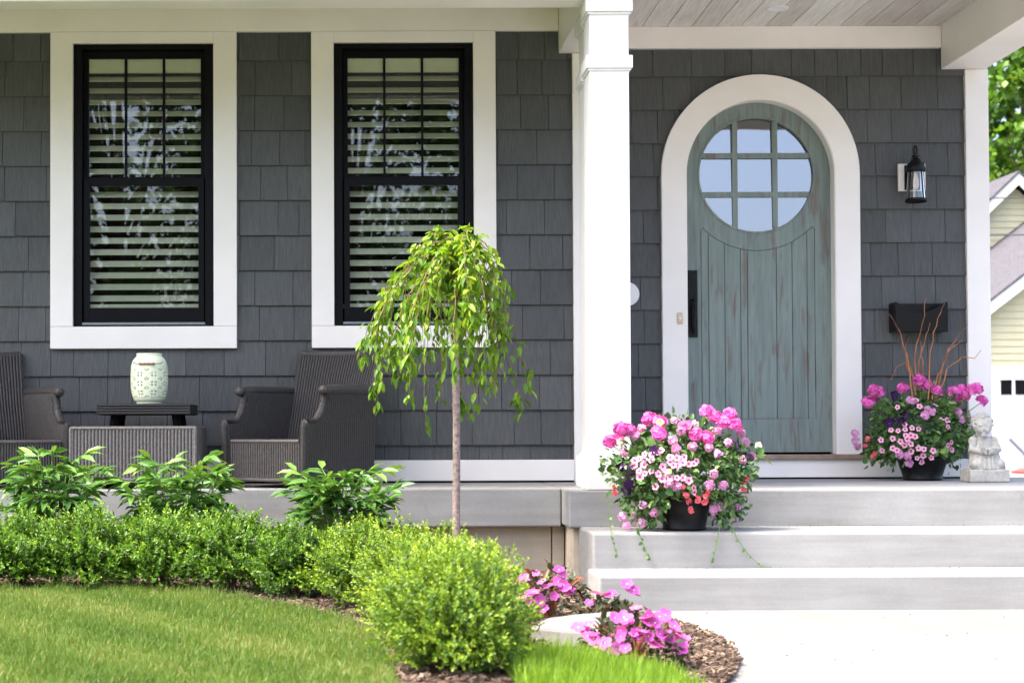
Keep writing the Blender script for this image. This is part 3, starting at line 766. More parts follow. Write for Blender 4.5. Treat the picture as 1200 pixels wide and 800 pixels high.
# lantern
def lantern():
    Yw = Y_D - .02; s = 1/190
    c = at(1068, 210, Y_D); o = empty('wall_lantern', (AX(1066, Y_D, 210), Yw, AZ(240, Y_D, 1066))); tag(o, 'black wall lantern with tapered clear glass on a white square block', 'lantern')
    def zz(py): return (240-py)*s
    m = MB(); m.box(-15.5*s, 16*s, -.022, 0, zz(225), zz(193)); m.build('mounting_block', M['trim'], o, bevel=.003)
    yl = -.115
    m = MB(); m.box(-9*s, 9*s, -.032, -.0225, zz(224), zz(195))
    m.tube([(0, -.03, zz(203)), (.0, -.06, zz(202)), (2*s, yl+.02, zz(200))], .010, 8)
    m.build('back_plate', M['black_metal'], o, bevel=.002)
    m = MB(); xl = -1.5*s
    m.lathe([(0.0, zz(205.5)), (10.5*s, zz(205.5)), (11.0*s, zz(203)), (10.2*s, zz(199)), (9.2*s, zz(195.6)), (6.6*s, zz(194.6)), (5.4*s, zz(191)), (3.4*s, zz(190.4)), (3.2*s, zz(188.6)), (4.6*s, zz(188)), (4.4*s, zz(186.6)), (2*s, zz(186)), (0, zz(185.8))], (xl, yl, 0), 24)
    ring_pts = [(xl + 1.7*s*math.cos(t), yl, zz(180.5) + 5.2*s*math.sin(t)) for t in np.linspace(0, 2*PI, 21)]
    m.tube(ring_pts, 1.1*s, 8, cap=False); m.build('cap', M['black_metal'], o, smooth=True)
    m = MB(); m.lathe([(8.6*s, zz(205.4)), (9.0*s, zz(210)), (11.2*s, zz(237))], (xl, yl, 0), 32, skip=lambda i, k: False)
    gl = m.build('glass_shade', M['lamp_glass'], o, smooth=True)
    m = MB(); m.lathe([(11.1*s, zz(238.5)), (12*s, zz(240.5)), (12.2*s, zz(238)), (11.6*s, zz(236.4)), (11.1*s, zz(237))], (xl, yl, 0), 32, skip=lambda i, k: False)
    for a_ in (0.5, 2.1, 3.65, 5.2):
        ca, sa = math.cos(a_), math.sin(a_); m.tube([(xl+9.2*s*ca, yl+9.2*s*sa, zz(205)), (xl+11.9*s*ca, yl+11.9*s*sa, zz(238))], .6*s, 6)
    m.build('frame', M['black_metal'], o, smooth=True)
    m = MB(); m.lathe([(0, zz(226)), (2.2*s, zz(225)), (3.4*s, zz(221)), (3.0*s, zz(215)), (1.9*s, zz(210)), (1.9*s, zz(205.6)), (0, zz(205.5))], (xl, yl, 0), 16); m.build('bulb', M['bulb'], o, smooth=True)
lantern()

# mailbox
def mailbox():
    x0, x1 = AX(1040.5, Y_D, 370), AX(1103, Y_D, 370); zb, zt = AZ(390, Y_D, 1070), AZ(356, Y_D, 1070); wd = x1-x0; h = zt-zb
    o = empty('mailbox', ((x0+x1)/2, Y_D-.018, zb)); tag(o, 'black wall mailbox with a scooped open front beside the door', 'mailbox')
    m = MB(); m.box(-wd/2, wd/2, -.012, 0, 0, h); m.box(-wd/2, -wd/2+.006, -.10, -.0125, 0, h); m.box(wd/2-.006, wd/2, -.10, -.0125, 0, h); m.box(-wd/2+.0065, wd/2-.0065, -.10, -.0125, 0, .006)
    m.build('body', M['black_metal'], o, bevel=.002)
    m = MB(); xs_ = np.linspace(-wd/2+.007, wd/2-.007, 25)
    top = [(x, h - (h*.36)*max(0, 1-(abs(x)/(wd*.47))**1.7)) for x in xs_]
    m.prism(top[::-1] + [(xs_[0], .001), (xs_[-1], .001)], -.106, -.1005); m.tube([(x, -.103, z) for x, z in top], .0055, 8)
    m.build('front_panel', M['black_metal'], o)
mailbox()

# ------------------------------------------------------------------ wicker furniture
def rib(u, n): return abs(math.sin(PI*u*n))**.55
def arm_top(v):                                           # height of the side panel along its depth (0 front .. 1 back)
    if v < .09: return .345
    if v < .30:
        k = (v-.09)/.21; return .345 + .175*(k**1.9*.55 + .45*k**3.2)
    return .52
def wicker_chair(name):
    o = empty(name); W, D = .278, .327; ZB = .035; ZS = .25
    m = MB()                                              # seat: ribbed apron, deck and rear apron
    N = 30
    m.sheet(lambda u, v: (-W+.045+(2*W-.09)*u, -D+.012 - .011*rib(u, N), ZB+(ZS-ZB)*v), N*8, 2)
    m.sheet(lambda u, v: (-W+.04+(2*W-.08)*u, -D+.015 + (2*D-.06)*v, ZS + .004*rib(u, N) - .012*math.sin(PI*v)), N*4, 8)
    m.box(-W+.04, W-.04, -D+.016, D-.05, ZB+.002, ZS-.016)
    m.tube([(-W+.05, -D+.008, ZS), (W-.05, -D+.008, ZS)], .011, 8); m.tube([(-W+.05, -D+.008, ZB+.008), (W-.05, -D+.008, ZB+.008)], .010, 8)
    m.build('seat', M['wicker_seat'], o)
    for sgn in (-1, 1):
        a = MB(); N2 = 34; fl = .012
        def side(off, amp):
            def fn(u, v):
                z1 = arm_top(u); z = ZB + (z1-ZB)*v
                bow = .014*(z/.5)**2                      # panel flares outwards to the top
                return (sgn*(W + off + amp*rib(u, N2) + bow), -D + 2*D*u, z)
            return fn
        a.sheet(side(0, .009), N2*6, 8); a.sheet(side(-.034, -.009), N2*6, 8)
        edge_pts = [side(-.017, 0)(0, v) for v in np.linspace(0, 1, 4)] + [side(-.017, 0)(u, 1) for u in np.linspace(.02, .33, 14)]
        a.tube(edge_pts, .019, 10)
        for i in range(len(edge_pts)*8 - 9):              # wrapped strands round the front edge
            t = i/8; j = min(int(t), len(edge_pts)-2); f = t-j
            p = Vector(edge_pts[j]).lerp(Vector(edge_pts[j+1]), f); dd = (Vector(edge_pts[j+1])-Vector(edge_pts[j])).normalized()
            if i % 2 == 0 or j < 3: a.tube([p - dd*.0035, p + dd*.0035], .0228, 10)
        top = [(sgn*(W+.004), -D+2*D*u, .525 + (.004 if u > .4 else 0)) for u in np.linspace(.24, 1.03, 10)]
        a.tube([(p[0], p[1]-.02*(i == 0), p[2]) for i, p in enumerate(top)], [.018] + [.030]*8 + [.026], 12)
        a.ball(top[0], (.031, .030, .027), 12, 8)
        a.box(sgn*W-.017-.012, sgn*W-.017+.012, D-.02, D-.002, ZB, .5)
        a.tube([(sgn*(W-.017), -D+.01, ZB+.01), (sgn*(W-.017), D-.01, ZB+.01)], .018, 8)
        a.build('armrest', M['wicker'], o)
    k = MB(); NB_ = 30
    def bk(off, amp):
        def fn(u, v):
            z = ZS - .05 + (.755 - ZS + .05)*v
            w_ = W - .035 + .02*v + .028*max(0, v-.5)
            dip = -.014*math.sin(PI*u)*v
            return (-w_ + 2*w_*u, .215 + .185*v**1.15 + .035*math.sin(PI*u)*.5 + off + amp*rib(u, NB_), z + dip)
        return fn
    k.sheet(bk(0, -.010), NB_*6, 12); k.sheet(bk(.038, .010), NB_*6, 12)
    for pts in ([bk(.019, 0)(u, 1) for u in np.linspace(0, 1, 12)], [bk(.019, 0)(0, v) for v in np.linspace(0, 1, 10)], [bk(.019, 0)(1, v) for v in np.linspace(0, 1, 10)]): k.tube(pts, .021, 8)
    k.build('backrest', M['wicker'], o)
    f = MB(); f.box(-.028, .028, -.028, .028, 0, ZB+.01)
    f0 = f.build('foot', M['black'], o); f0.location = (-W+.05, -D+.05, 0)
    for (fx, fy) in ((W-.05, -D+.05), (-W+.05, D-.06), (W-.05, D-.06)):
        c = f0.copy(); COL.objects.link(c); c.parent = o; c.location = (fx, fy, 0)
    return o
M['wicker_seat'] = mat_wicker('lit_wicker', (.095, .085, .08))  # paler copy of the dark wicker; light on the seat front put into colour
YC = 9.0
ch = wicker_chair('wicker_armchair')
ch.location = (AX(261, YC) + .425, YC, Z_SLAB+.0012); ch.rotation_euler = (0, 0, math.radians(-33))
tag(ch, 'dark wicker armchair turned left beside the weeping tree, all of it in view', 'armchair', 'wicker armchairs on the porch')
c2 = copy_tree(ch); c2.location = (AX(83, YC-.1) - .415, YC, Z_SLAB+.0012); c2.rotation_euler = (0, 0, math.radians(33))
tag(c2, 'dark wicker armchair turned right and cut off by the left edge of the photo', 'armchair')
# ottoman
def ottoman():
    YF = 8.64; x0, x1 = AX(83, YF), AX(229, YF); D = .5; W = (x1-x0)/2; zb, zt = .045, .322
    o = empty('wicker_ottoman', ((x0+x1)/2, YF+D/2, Z_SLAB+.0012)); tag(o, 'boxy pale grey wicker footstool standing between the two armchairs', 'footstool')
    m = MB(); N = 36; h = D/2
    m.sheet(lambda u, v: (-W+2*W*u, -h-.008*rib(u, N), zb+(zt-zb)*v), N*8, 2); m.sheet(lambda u, v: (-W+2*W*u, h+.006*rib(u, N), zb+(zt-zb)*v), N*4, 2)
    for s_ in (-1, 1): m.sheet(lambda u, v: (s_*(W+.006*rib(u, 28)), -h+D*u, zb+(zt-zb)*v), 28*4, 2)
    m.sheet(lambda u, v: (-W+2*W*u, -h+D*v, zt-.012+.004*rib(u, N)), N*4, 2)
    for zz in (zt, zb+.004):
        m.tube([(-W, -h, zz), (W, -h, zz), (W, h, zz), (-W, h, zz), (-W, -h, zz)], .011, 8)
    for (a_, c_) in ((-W, -h), (W, -h), (W, h), (-W, h)): m.tube([(a_, c_, zb), (a_, c_, zt)], .011, 8)
    m.build('body', M['wicker_pale'], o)
    f = MB(); f.box(-.045, .045, -.03, .03, 0, zb+.004); f0 = f.build('foot', M['black'], o); f0.location = (-W+.13, -h+.05, 0)
    for (fx, fy) in ((W-.1, -h+.05), (-W+.13, h-.05), (W-.1, h-.05)):
        c = f0.copy(); COL.objects.link(c); c.parent = o; c.location = (fx, fy, 0)
ottoman()
def side_table():
    Yt = 9.18; x0, x1 = AX(119.5, Yt, 480), AX(228.5, Yt, 480); W = (x1-x0)/2; zt = .458; D = .40
    o = empty('side_table', ((x0+x1)/2, Yt, Z_SLAB+.0012)); tag(o, 'low black wicker side table behind the footstool, carrying the mint lantern', 'side table')
    m = MB(); m.box(-W+.008, W-.008, -D/2+.008, D/2-.008, zt-.052, zt-.012)
    for zz in np.linspace(zt-.052, zt-.008, 4): m.tube([(-W+.01, -D/2+.01, zz), (W-.01, -D/2+.01, zz), (W-.01, D/2-.01, zz), (-W+.01, D/2-.01, zz), (-W+.01, -D/2+.01, zz)], .009, 8)
    m.sheet(lambda u, v: (-W+.01+(2*W-.02)*u, -D/2+.01+(D-.02)*v, zt-.008+.004*rib(u, 34)), 34*4, 2)
    m.build('tabletop', M['wicker_black'], o)
    f0 = None
    for sx_ in (-1, 1):
        for sy_ in (-1, 1):
            f = MB(); f.tube([(0, 0, zt-.05), (sx_*.03, sy_*.02, .2), (sx_*.06, sy_*.03, 0)], [.024, .022, .018], 4); q = f.build('leg', M['black'], o); q.location = (sx_*(W-.095), sy_*(D/2-.08), 0)
    return (x0+x1)/2, Yt, Z_SLAB+.0012+zt
tx, ty, tz = side_table()
def lantern_pot():
    s = 1/(F/9.14); cx = AX(175, 9.14, 450)
    o = empty('ceramic_lantern', (cx, 9.14, tz+.0005)); tag(o, 'mint green ceramic lantern with pierced lattice on the black side table', 'lantern')
    H = 59*s
    prof0 = [(14.5, 0), (15, .5), (15, 2.5), (17.5, 4.2), (19.6, 9), (21.2, 17), (21.8, 26), (21.8, 36), (21.2, 45), (19.3, 51), (16.5, 54.5), (14.8, 56), (14.8, 58.6), (15.2, 59)]
    prof = []
    zs = np.linspace(0, 59, 66); rs_ = np.interp(zs, [p[1] for p in prof0], [p[0] for p in prof0])
    prof = [(r*s, z*s) for r, z in zip(rs_, zs)]
    NL = 112
    def hole(i, k):
        if i < 8 or i > 44: return False
        a_ = (k % 14); c_ = (i - 8) % 12
        da = abs(a_ - 6.5); dc = abs(c_ - 5.5)
        r1 = da + dc
        if 2.0 < r1 < 4.6 and da > .6 and dc > .6: return True
        da2 = min(a_, 13-a_) + .5; dc2 = min(c_, 11-c_) + .5
        return 1.0 < da2 + dc2 < 2.6
    m = MB(); m.lathe(prof, (0, 0, 0), NL, skip=hole)
    q = m.build('body', M['ceramic'], o, smooth=True); sd = q.modifiers.new('Solidify', 'SOLIDIFY'); sd.thickness = .005
    m = MB(); m.prism([(.06*math.cos(t), .06*math.sin(t)) for t in np.linspace(0, 2*PI, 24, endpoint=False)], -.002, .002)
    q = m.build('floor_disc', M['ceramic'], o); q.rotation_euler = (PI/2, 0, 0); q.location = (0, 0, .006)
    pts = [(-17.5*s, -6*s, 51*s), (-16*s, -15*s, 47.5*s), (-10*s, -20.7*s, 46.5*s), (10*s, -20.7*s, 46.5*s), (16*s, -15*s, 47.5*s), (17.5*s, -6*s, 51*s)]
    m = MB(); m.tube(pts, .0016, 6); hd = m.build('handle', M['black_metal'], o)
    m = MB(); xx = np.linspace(-9.5, 9.5, 9); m.tube([(x*s, -21.6*s, 46.5*s) for x in xx], [(.8+.45*(i % 2))*s*1.2 for i in range(9)], 8); m.build('grip', M['wood'], hd, smooth=True)
lantern_pot()

# ------------------------------------------------------------------ plants
def boxwood(px, Y, r, h, mat, label, seed, nsh=620, off=0.0, br=1.0):
    rng = np.random.default_rng(seed); X = AX(px, Y, 660); zg = bed_z(X, Y)
    o = empty('boxwood_shrub', (X, Y, zg)); tag(o, label, 'shrub', 'clipped boxwood shrubs of the low hedge')
    # shoots start inside the mound and end on a lumpy surface
    th = rng.uniform(0, 2*PI, nsh); cp = rng.uniform(-.5, 1, nsh); sp = np.sqrt(1-cp**2)
    dirs = np.stack([sp*np.cos(th), sp*np.sin(th), cp], 1)
    lump = 1 + .12*np.sin(3*th+seed)*sp + .13*np.sin(5*cp*2+2*th+seed*1.7) + .17*np.sin(8*th+7*cp+seed) + rng.normal(0, .06, nsh)
    rad = rng.uniform(.45, 1.0, nsh)**.55*lump
    rad = np.where((rng.uniform(size=nsh) < .12) & (cp > .2), rad*1.17, rad)
    cp = np.where((br < .8) & (rng.uniform(size=nsh) < .3), rng.uniform(-.95, -.2, nsh), cp); sp = np.sqrt(1-cp**2); dirs = np.stack([sp*np.cos(th), sp*np.sin(th), cp], 1)
    C = np.array([0, 0, h*.46]); R3 = np.array([r, r*.95, h*.58])
    tip = C + dirs*R3*rad[:,None]; tip[:,2] = np.maximum(tip[:,2], .03+rng.uniform(0, .05, nsh))
    sd = dirs*np.array([1, 1, .8]) + np.array([0, 0, .55]) + rng.normal(0, .28, (nsh, 3)); sd /= np.linalg.norm(sd, axis=1, keepdims=True)
    sl = rng.uniform(.045, .085, nsh)*(.85 if br < .8 else 1); K = 14
    P, D_, N_, L_, T_ = [], [], [], [], []; stone_ = rng.normal(0, .15, nsh)
    for k in range(K):
        f = k/(K-1); p = tip - sd*sl[:,None]*(1-f); rv = rng.normal(size=(nsh, 3)); side = np.cross(sd, rv); side /= np.linalg.norm(side, axis=1, keepdims=True)
        P.append(p); D_.append(side + sd*(.35+.9*f)); N_.append(sd + .4*rng.normal(size=(nsh, 3))); L_.append(rng.uniform(.017, .027, nsh)*(1-.4*f)*br)
        T_.append(np.clip(.02 + .70*f**1.5 + .10*rng.normal(size=nsh) + stone_ + off, 0, 1))  # older inner leaves darker; shade of the gaps also put into the tone
    P = np.concatenate(P); L_ = np.concatenate(L_)
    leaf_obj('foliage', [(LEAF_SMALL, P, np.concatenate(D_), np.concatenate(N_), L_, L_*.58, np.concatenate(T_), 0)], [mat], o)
    m = MB()
    for i in range(16):
        a_ = random.uniform(0, 2*PI); q = random.uniform(.2, .7)
        m.tube([(.02*math.cos(a_), .02*math.sin(a_), -.01), (r*.45*q*math.cos(a_), r*.45*q*math.sin(a_), h*.32), (r*q*math.cos(a_), r*q*math.sin(a_), h*random.uniform(.55, .75))], [.004, .003, .0015], 5)
    m.build('stem', M['twig'], o); return o
HEDGE = [(-62, 7.42, .24, .335, 'box_leaf', 'boxwood shrub at the left edge of the photo, in front of the cut-off armchair', 0),
         (22, 7.40, .24, .335, 'box_leaf', 'second boxwood from the left edge, below the first leafy peony', .02),
         (106, 7.38, .25, .35, 'box_leaf', 'boxwood between the first and the second peony, below the footstool', .0),
         (190, 7.32, .24, .34, 'box_leaf', 'boxwood directly in front of the middle peony', .03),
         (268, 7.22, .235, .345, 'box_leaf', 'boxwood below the whole wicker armchair, right of the middle peony', .0),
         (345, 6.98, .205, .305, 'box_leaf', 'darkest boxwood, where the hedge begins to turn, below the right peony', -.16),
         (425, 6.66, .235, .325, 'gold_leaf', 'yellow-green boxwood at the bend of the hedge, right of the darkest one', -.10),
         (490, 6.18, .25, .33, 'gold_leaf', 'yellow-green boxwood just below the trunk of the weeping tree', .0),
         (530, 5.5, .25, .345, 'gold_leaf', 'yellow-green boxwood behind the nearest one, left of the magenta flowers', .05),
         (536, 4.82, .235, .36, 'gold_leaf', 'nearest and largest yellow-green boxwood at the end of the hedge', -.02)]
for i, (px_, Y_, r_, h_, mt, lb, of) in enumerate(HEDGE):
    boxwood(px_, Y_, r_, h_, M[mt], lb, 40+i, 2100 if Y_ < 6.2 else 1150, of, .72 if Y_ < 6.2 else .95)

def peony(px, pytop, Y, label, seed, spread=.24):
    rng = np.random.default_rng(seed); X = AX(px, Y, 580); zg = bed_z(X, Y); H = AZ(pytop, Y, px) - zg
    o = empty('peony_plant', (X, Y, zg)); tag(o, label, 'plant', 'leafy peonies between hedge and porch')
    m = MB(); P, D_, N_, L_, T_ = [], [], [], [], []
    ns = 17
    for i in range(ns):
        a_ = 2*PI*i/ns + rng.uniform(-.3, .3); q = spread*rng.uniform(.25, 1.0); hh = H*rng.uniform(.62, .93)
        top = Vector((q*math.cos(a_), q*.8*math.sin(a_), hh)); base = Vector((.03*math.cos(a_), .03*math.sin(a_), 0))
        mid = base.lerp(top, .5) + Vector((-.1*q*math.cos(a_), 0, .03))
        m.tube([base, mid, top], [.005, .004, .003], 6)
        for j in range(5):                                # compound leaves on petioles
            f = rng.uniform(.5, 1.0); p0 = base.lerp(top, f) if j else top
            b_ = a_ + rng.uniform(-1.6, 1.6); el = rng.uniform(.05, .65); pl = rng.uniform(.05, .11)
            dv = Vector((math.cos(b_)*math.cos(el), math.sin(b_)*math.cos(el), math.sin(el))); p1 = p0 + dv*pl
            m.tube([p0, p1], [.003, .002], 5)
            sv_ = dv.cross(Vector((0, 0, 1))).normalized(); nn = sv_.cross(dv)
            for (ang, off) in ((0, 1), (.65, .9), (-.65, .9), (1.15, .55), (-1.15, .55), (.32, 1.05), (-.32, 1.05)):
                if rng.uniform() < .12: continue
                ld = dv*math.cos(ang) + sv_*math.sin(ang) + Vector((0, 0, -.22+.25*rng.normal()))
                P.append(p0.lerp(p1, off)); D_.append(ld); N_.append(nn + Vector(rng.normal(0, .3, 3))); L_.append(rng.uniform(.075, .125)); T_.append(min(max(.25+.5*(p1.z/H)**2+.2*rng.normal(), 0), 1))
    m.build('stem', M['stem'], o)
    L_ = np.array(L_); leaf_obj('foliage', [(LEAF_OVAL, np.array([tuple(p) for p in P]), np.array([tuple(p) for p in D_]), np.array([tuple(p) for p in N_]), L_, L_*.36, np.array(T_), 0)], [M['peony_leaf']], o)
peony(62, 528, 8.02, 'leafy peony between footstool and left armchair, leftmost of the three', 3, .235)
peony(208, 536, 8.02, 'leafy peony in front of the right end of the footstool', 5, .205)
peony(394, 541, 8.02, 'leafy peony in front of the whole wicker armchair', 8, .215)

def weeping_tree():
    Y = 7.98; X = AX(534, Y, 600); zg = bed_z(X, Y); rng = np.random.default_rng(21)
    o = empty('weeping_cherry', (X, Y, zg)); tag(o, 'young weeping cherry with a thin bare trunk and umbrella crown of hanging leaves', 'tree')
    e = EYE - zg; zgraft = e + .585; tp = lambda px_, py_: (AX(px_, Y, py_) - X, AZ(py_, Y, px_) - zg)
    x1, z1 = tp(535, 490); x2, z2 = tp(533, 380); x3, z3 = tp(531, 345); x4, z4 = tp(541, 300)
    m = MB(); m.tube([(0, 0, -.03), (.002, 0, .15), (x1, 0, z1), (x2, 0, z2-.01)], [.021, .0195, .018, .0185], 10)
    m.ball((x2, 0, z2+.01), (.027, .027, .035)); m.tube([(x2, 0, z2), (x3, .0, z3), (x4-.003, .005, z4-.06), (x4, .01, z4-.01)], [.021, .016, .010, .004], 8)
    for kk in range(6): m.ball((x1*.5+.012*math.cos(kk*2.3), .012*math.sin(kk*2.3), .25+.15*kk), .008, 6, 5)
    m.build('trunk', M['bark'], o, smooth=True)
    br = MB(); P, D_, N_, L_, T_ = [], [], [], [], []
    def env(r): return float(np.interp(r, [0, .05, .19, .30, .38, .44, .5], [.965, .95, .875, .765, .64, .52, .40]))
    nb = 70
    for i in range(nb):
        a_ = i*2.399 + rng.uniform(-.25, .25); reach = (.05 + .40*((i+.5)/nb)**.62)*rng.uniform(.72, 1.12)*(1 + .10*math.sin(3*a_+.6))
        c_, s_ = math.cos(a_), math.sin(a_)
        sh = rng.uniform(.0, .13) + (.18 if rng.uniform() < .3 else 0) + .06*math.sin(2*a_); ze = env(min(reach, .46)) - sh
        zen = (rng.uniform(.10, .46) if rng.uniform() < .62 else rng.uniform(.36, .60)) + .10*math.sin(5*a_+1)
        zen = min(zen, ze - rng.uniform(.08, .2))
        st = Vector((x3 + (x4-x3)*rng.uniform(0, 1), 0, e + rng.uniform(.60, .88)))
        def pt(f, z): return Vector((x3*.5+x4*.5 - .065*f + c_*min(reach, .40)*f, s_*min(reach, .40)*f, e + z))
        kn = [st, pt(.35, max(env(reach*.35)-sh*.8, st.z-e+.01)), pt(.75, env(reach*.75)-sh), pt(.98, ze-.05), pt(1.03+rng.uniform(-.04, .05), (ze+zen)/2), pt(1.0+rng.uniform(-.08, .06), zen)]
        pts = []; kk = [kn[0]] + kn + [kn[-1]]
        for q in range(1, len(kk)-2):
            p0, p1, p2, p3 = kk[q-1], kk[q], kk[q+1], kk[q+2]
            for t in (0, .2, .4, .6, .8):
                pts.append(.5*((2*p1) + (p2-p0)*t + (2*p0-5*p1+4*p2-p3)*t*t + (3*p1-p0-3*p2+p3)*t**3) + Vector(rng.normal(0, .003, 3)))
        pts.append(kn[-1]); br.tube(pts, list(np.linspace(.0040, .0010, len(pts))), 5)
        for k in range(2, len(pts)-1):
            seg = (pts[k+1]-pts[k]); sl_ = seg.length
            if rng.uniform() < .17: continue
            for r_ in range(4):
                if rng.uniform() < (.36 if k < 12 else .48): continue
                p = pts[k].lerp(pts[k+1], rng.uniform()); b_ = rng.uniform(0, 2*PI); dr = rng.uniform(.35, 1.0)
                dv = Vector((math.cos(b_)*dr, math.sin(b_)*dr, -.8 if k > 12 else rng.uniform(-.9, .15))) + seg.normalized()*.35; p = p + Vector(rng.normal(0, .010, 3)) + Vector((0, 0, .012 if k < 12 else 0))
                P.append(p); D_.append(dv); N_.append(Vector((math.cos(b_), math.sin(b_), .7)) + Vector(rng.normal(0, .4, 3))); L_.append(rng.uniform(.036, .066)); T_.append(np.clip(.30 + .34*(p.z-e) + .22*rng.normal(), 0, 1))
    br.build('branch', M['shoot'], o)
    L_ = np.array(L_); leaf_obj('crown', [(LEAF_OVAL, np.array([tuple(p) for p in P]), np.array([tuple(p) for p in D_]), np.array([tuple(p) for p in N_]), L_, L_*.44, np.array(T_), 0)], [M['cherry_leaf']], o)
weeping_tree()

# ---- flowers
def floret_mesh(name, mats, n, R, fl, seed, dome=.8, petals=5, throat=0.0):
    rng = np.random.default_rng(seed); P, D_, N_, L_, T_ = [], [], [], [], []; TP = []
    for i in range(n):
        ct = 1 - (1+dome*.6)*(i+.5)/n if n > 1 else 1.0; st = math.sqrt(max(0, 1-ct*ct)); a_ = i*2.399
        nn = np.array([st*math.cos(a_), st*math.sin(a_), ct]); c = nn*np.array([1, 1, .85])*R*rng.uniform(.72, 1.16) if n > 1 else np.zeros(3)
        if n > 1: nn = nn + rng.normal(0, .34, 3); nn /= np.linalg.norm(nn)
        t1 = np.cross(nn, [0.3, .9, .1]); t1 /= np.linalg.norm(t1); t2 = np.cross(nn, t1); o_ = rng.uniform(0, 6); tn = rng.uniform(.2, 1)
        for k in range(petals):
            b_ = o_ + 2*PI*k/petals; d_ = t1*math.cos(b_) + t2*math.sin(b_) + nn*.22
            P.append(c + d_*fl*.08); D_.append(d_); N_.append(nn); L_.append(fl*rng.uniform(.88, 1.08)); T_.append(np.clip(tn + .12*rng.normal(), 0, 1))
            if throat: TP.append((c + nn*fl*.10, d_, nn))
    L_ = np.array(L_); parts = [(PETAL, np.array(P), np.array(D_), np.array(N_), L_, L_*(1.0 if petals <= 5 else .8), np.array(T_), 0)]
    if throat:
        TPa = [np.array([t[j] for t in TP]) for j in range(3)]
        parts.append((PETAL, TPa[0], TPa[1], TPa[2], np.full(len(TP), fl*throat), np.full(len(TP), fl*throat*1.1), np.full(len(TP), .5), 1))
    return leaf_mesh(name, parts, mats)
FM = {'geranium': [floret_mesh('geranium_head', [M['magenta']], 40, .035, .0165, s_) for s_ in (1, 2, 3)],
      'calibrachoa': [floret_mesh('calibrachoa_bloom', [M['pink'], M['throat']], 1, 0, .0165, s_, throat=.36) for s_ in (4, 5)],
      'verbena': [floret_mesh('verbena_head', [M['lilac']], 20, .018, .0105, s_) for s_ in (6, 7)],
      'red': [floret_mesh('red_bloom', [M['red']], 3, .008, .0125, s_) for s_ in (8, 9)],
      'violet': [floret_mesh('violet_petunia', [M['violet']], 2, .012, .026, s_) for s_ in (10, 11)],
      'white': [floret_mesh('white_bloom', [M['white_petal']], 2, .01, .018, 12)],
      'impatiens': [floret_mesh('impatiens_bloom', [M['orchid'], M['white_petal']], 1, 0, .028, s_, throat=.12) for s_ in (13, 14, 15)]}
PARTN = {'geranium': 'geranium_head', 'calibrachoa': 'calibrachoa_bloom', 'verbena': 'verbena_head', 'red': 'red_bloom', 'violet': 'petunia_bloom', 'white': 'white_bloom', 'impatiens': 'impatiens_bloom'}
def bloom(kind, parent, loc, nrm, sc=1.0):
    o = bpy.data.objects.new(PARTN[kind], random.choice(FM[kind])); link(o, parent); o.location = loc
    q = Vector(nrm).normalized().to_track_quat('Z', 'Y'); o.rotation_mode = 'QUATERNION'
    o.rotation_quaternion = q @ Matrix.Rotation(random.uniform(0, 6), 3, 'Z').to_quaternion(); o.scale = (sc,)*3
    return o
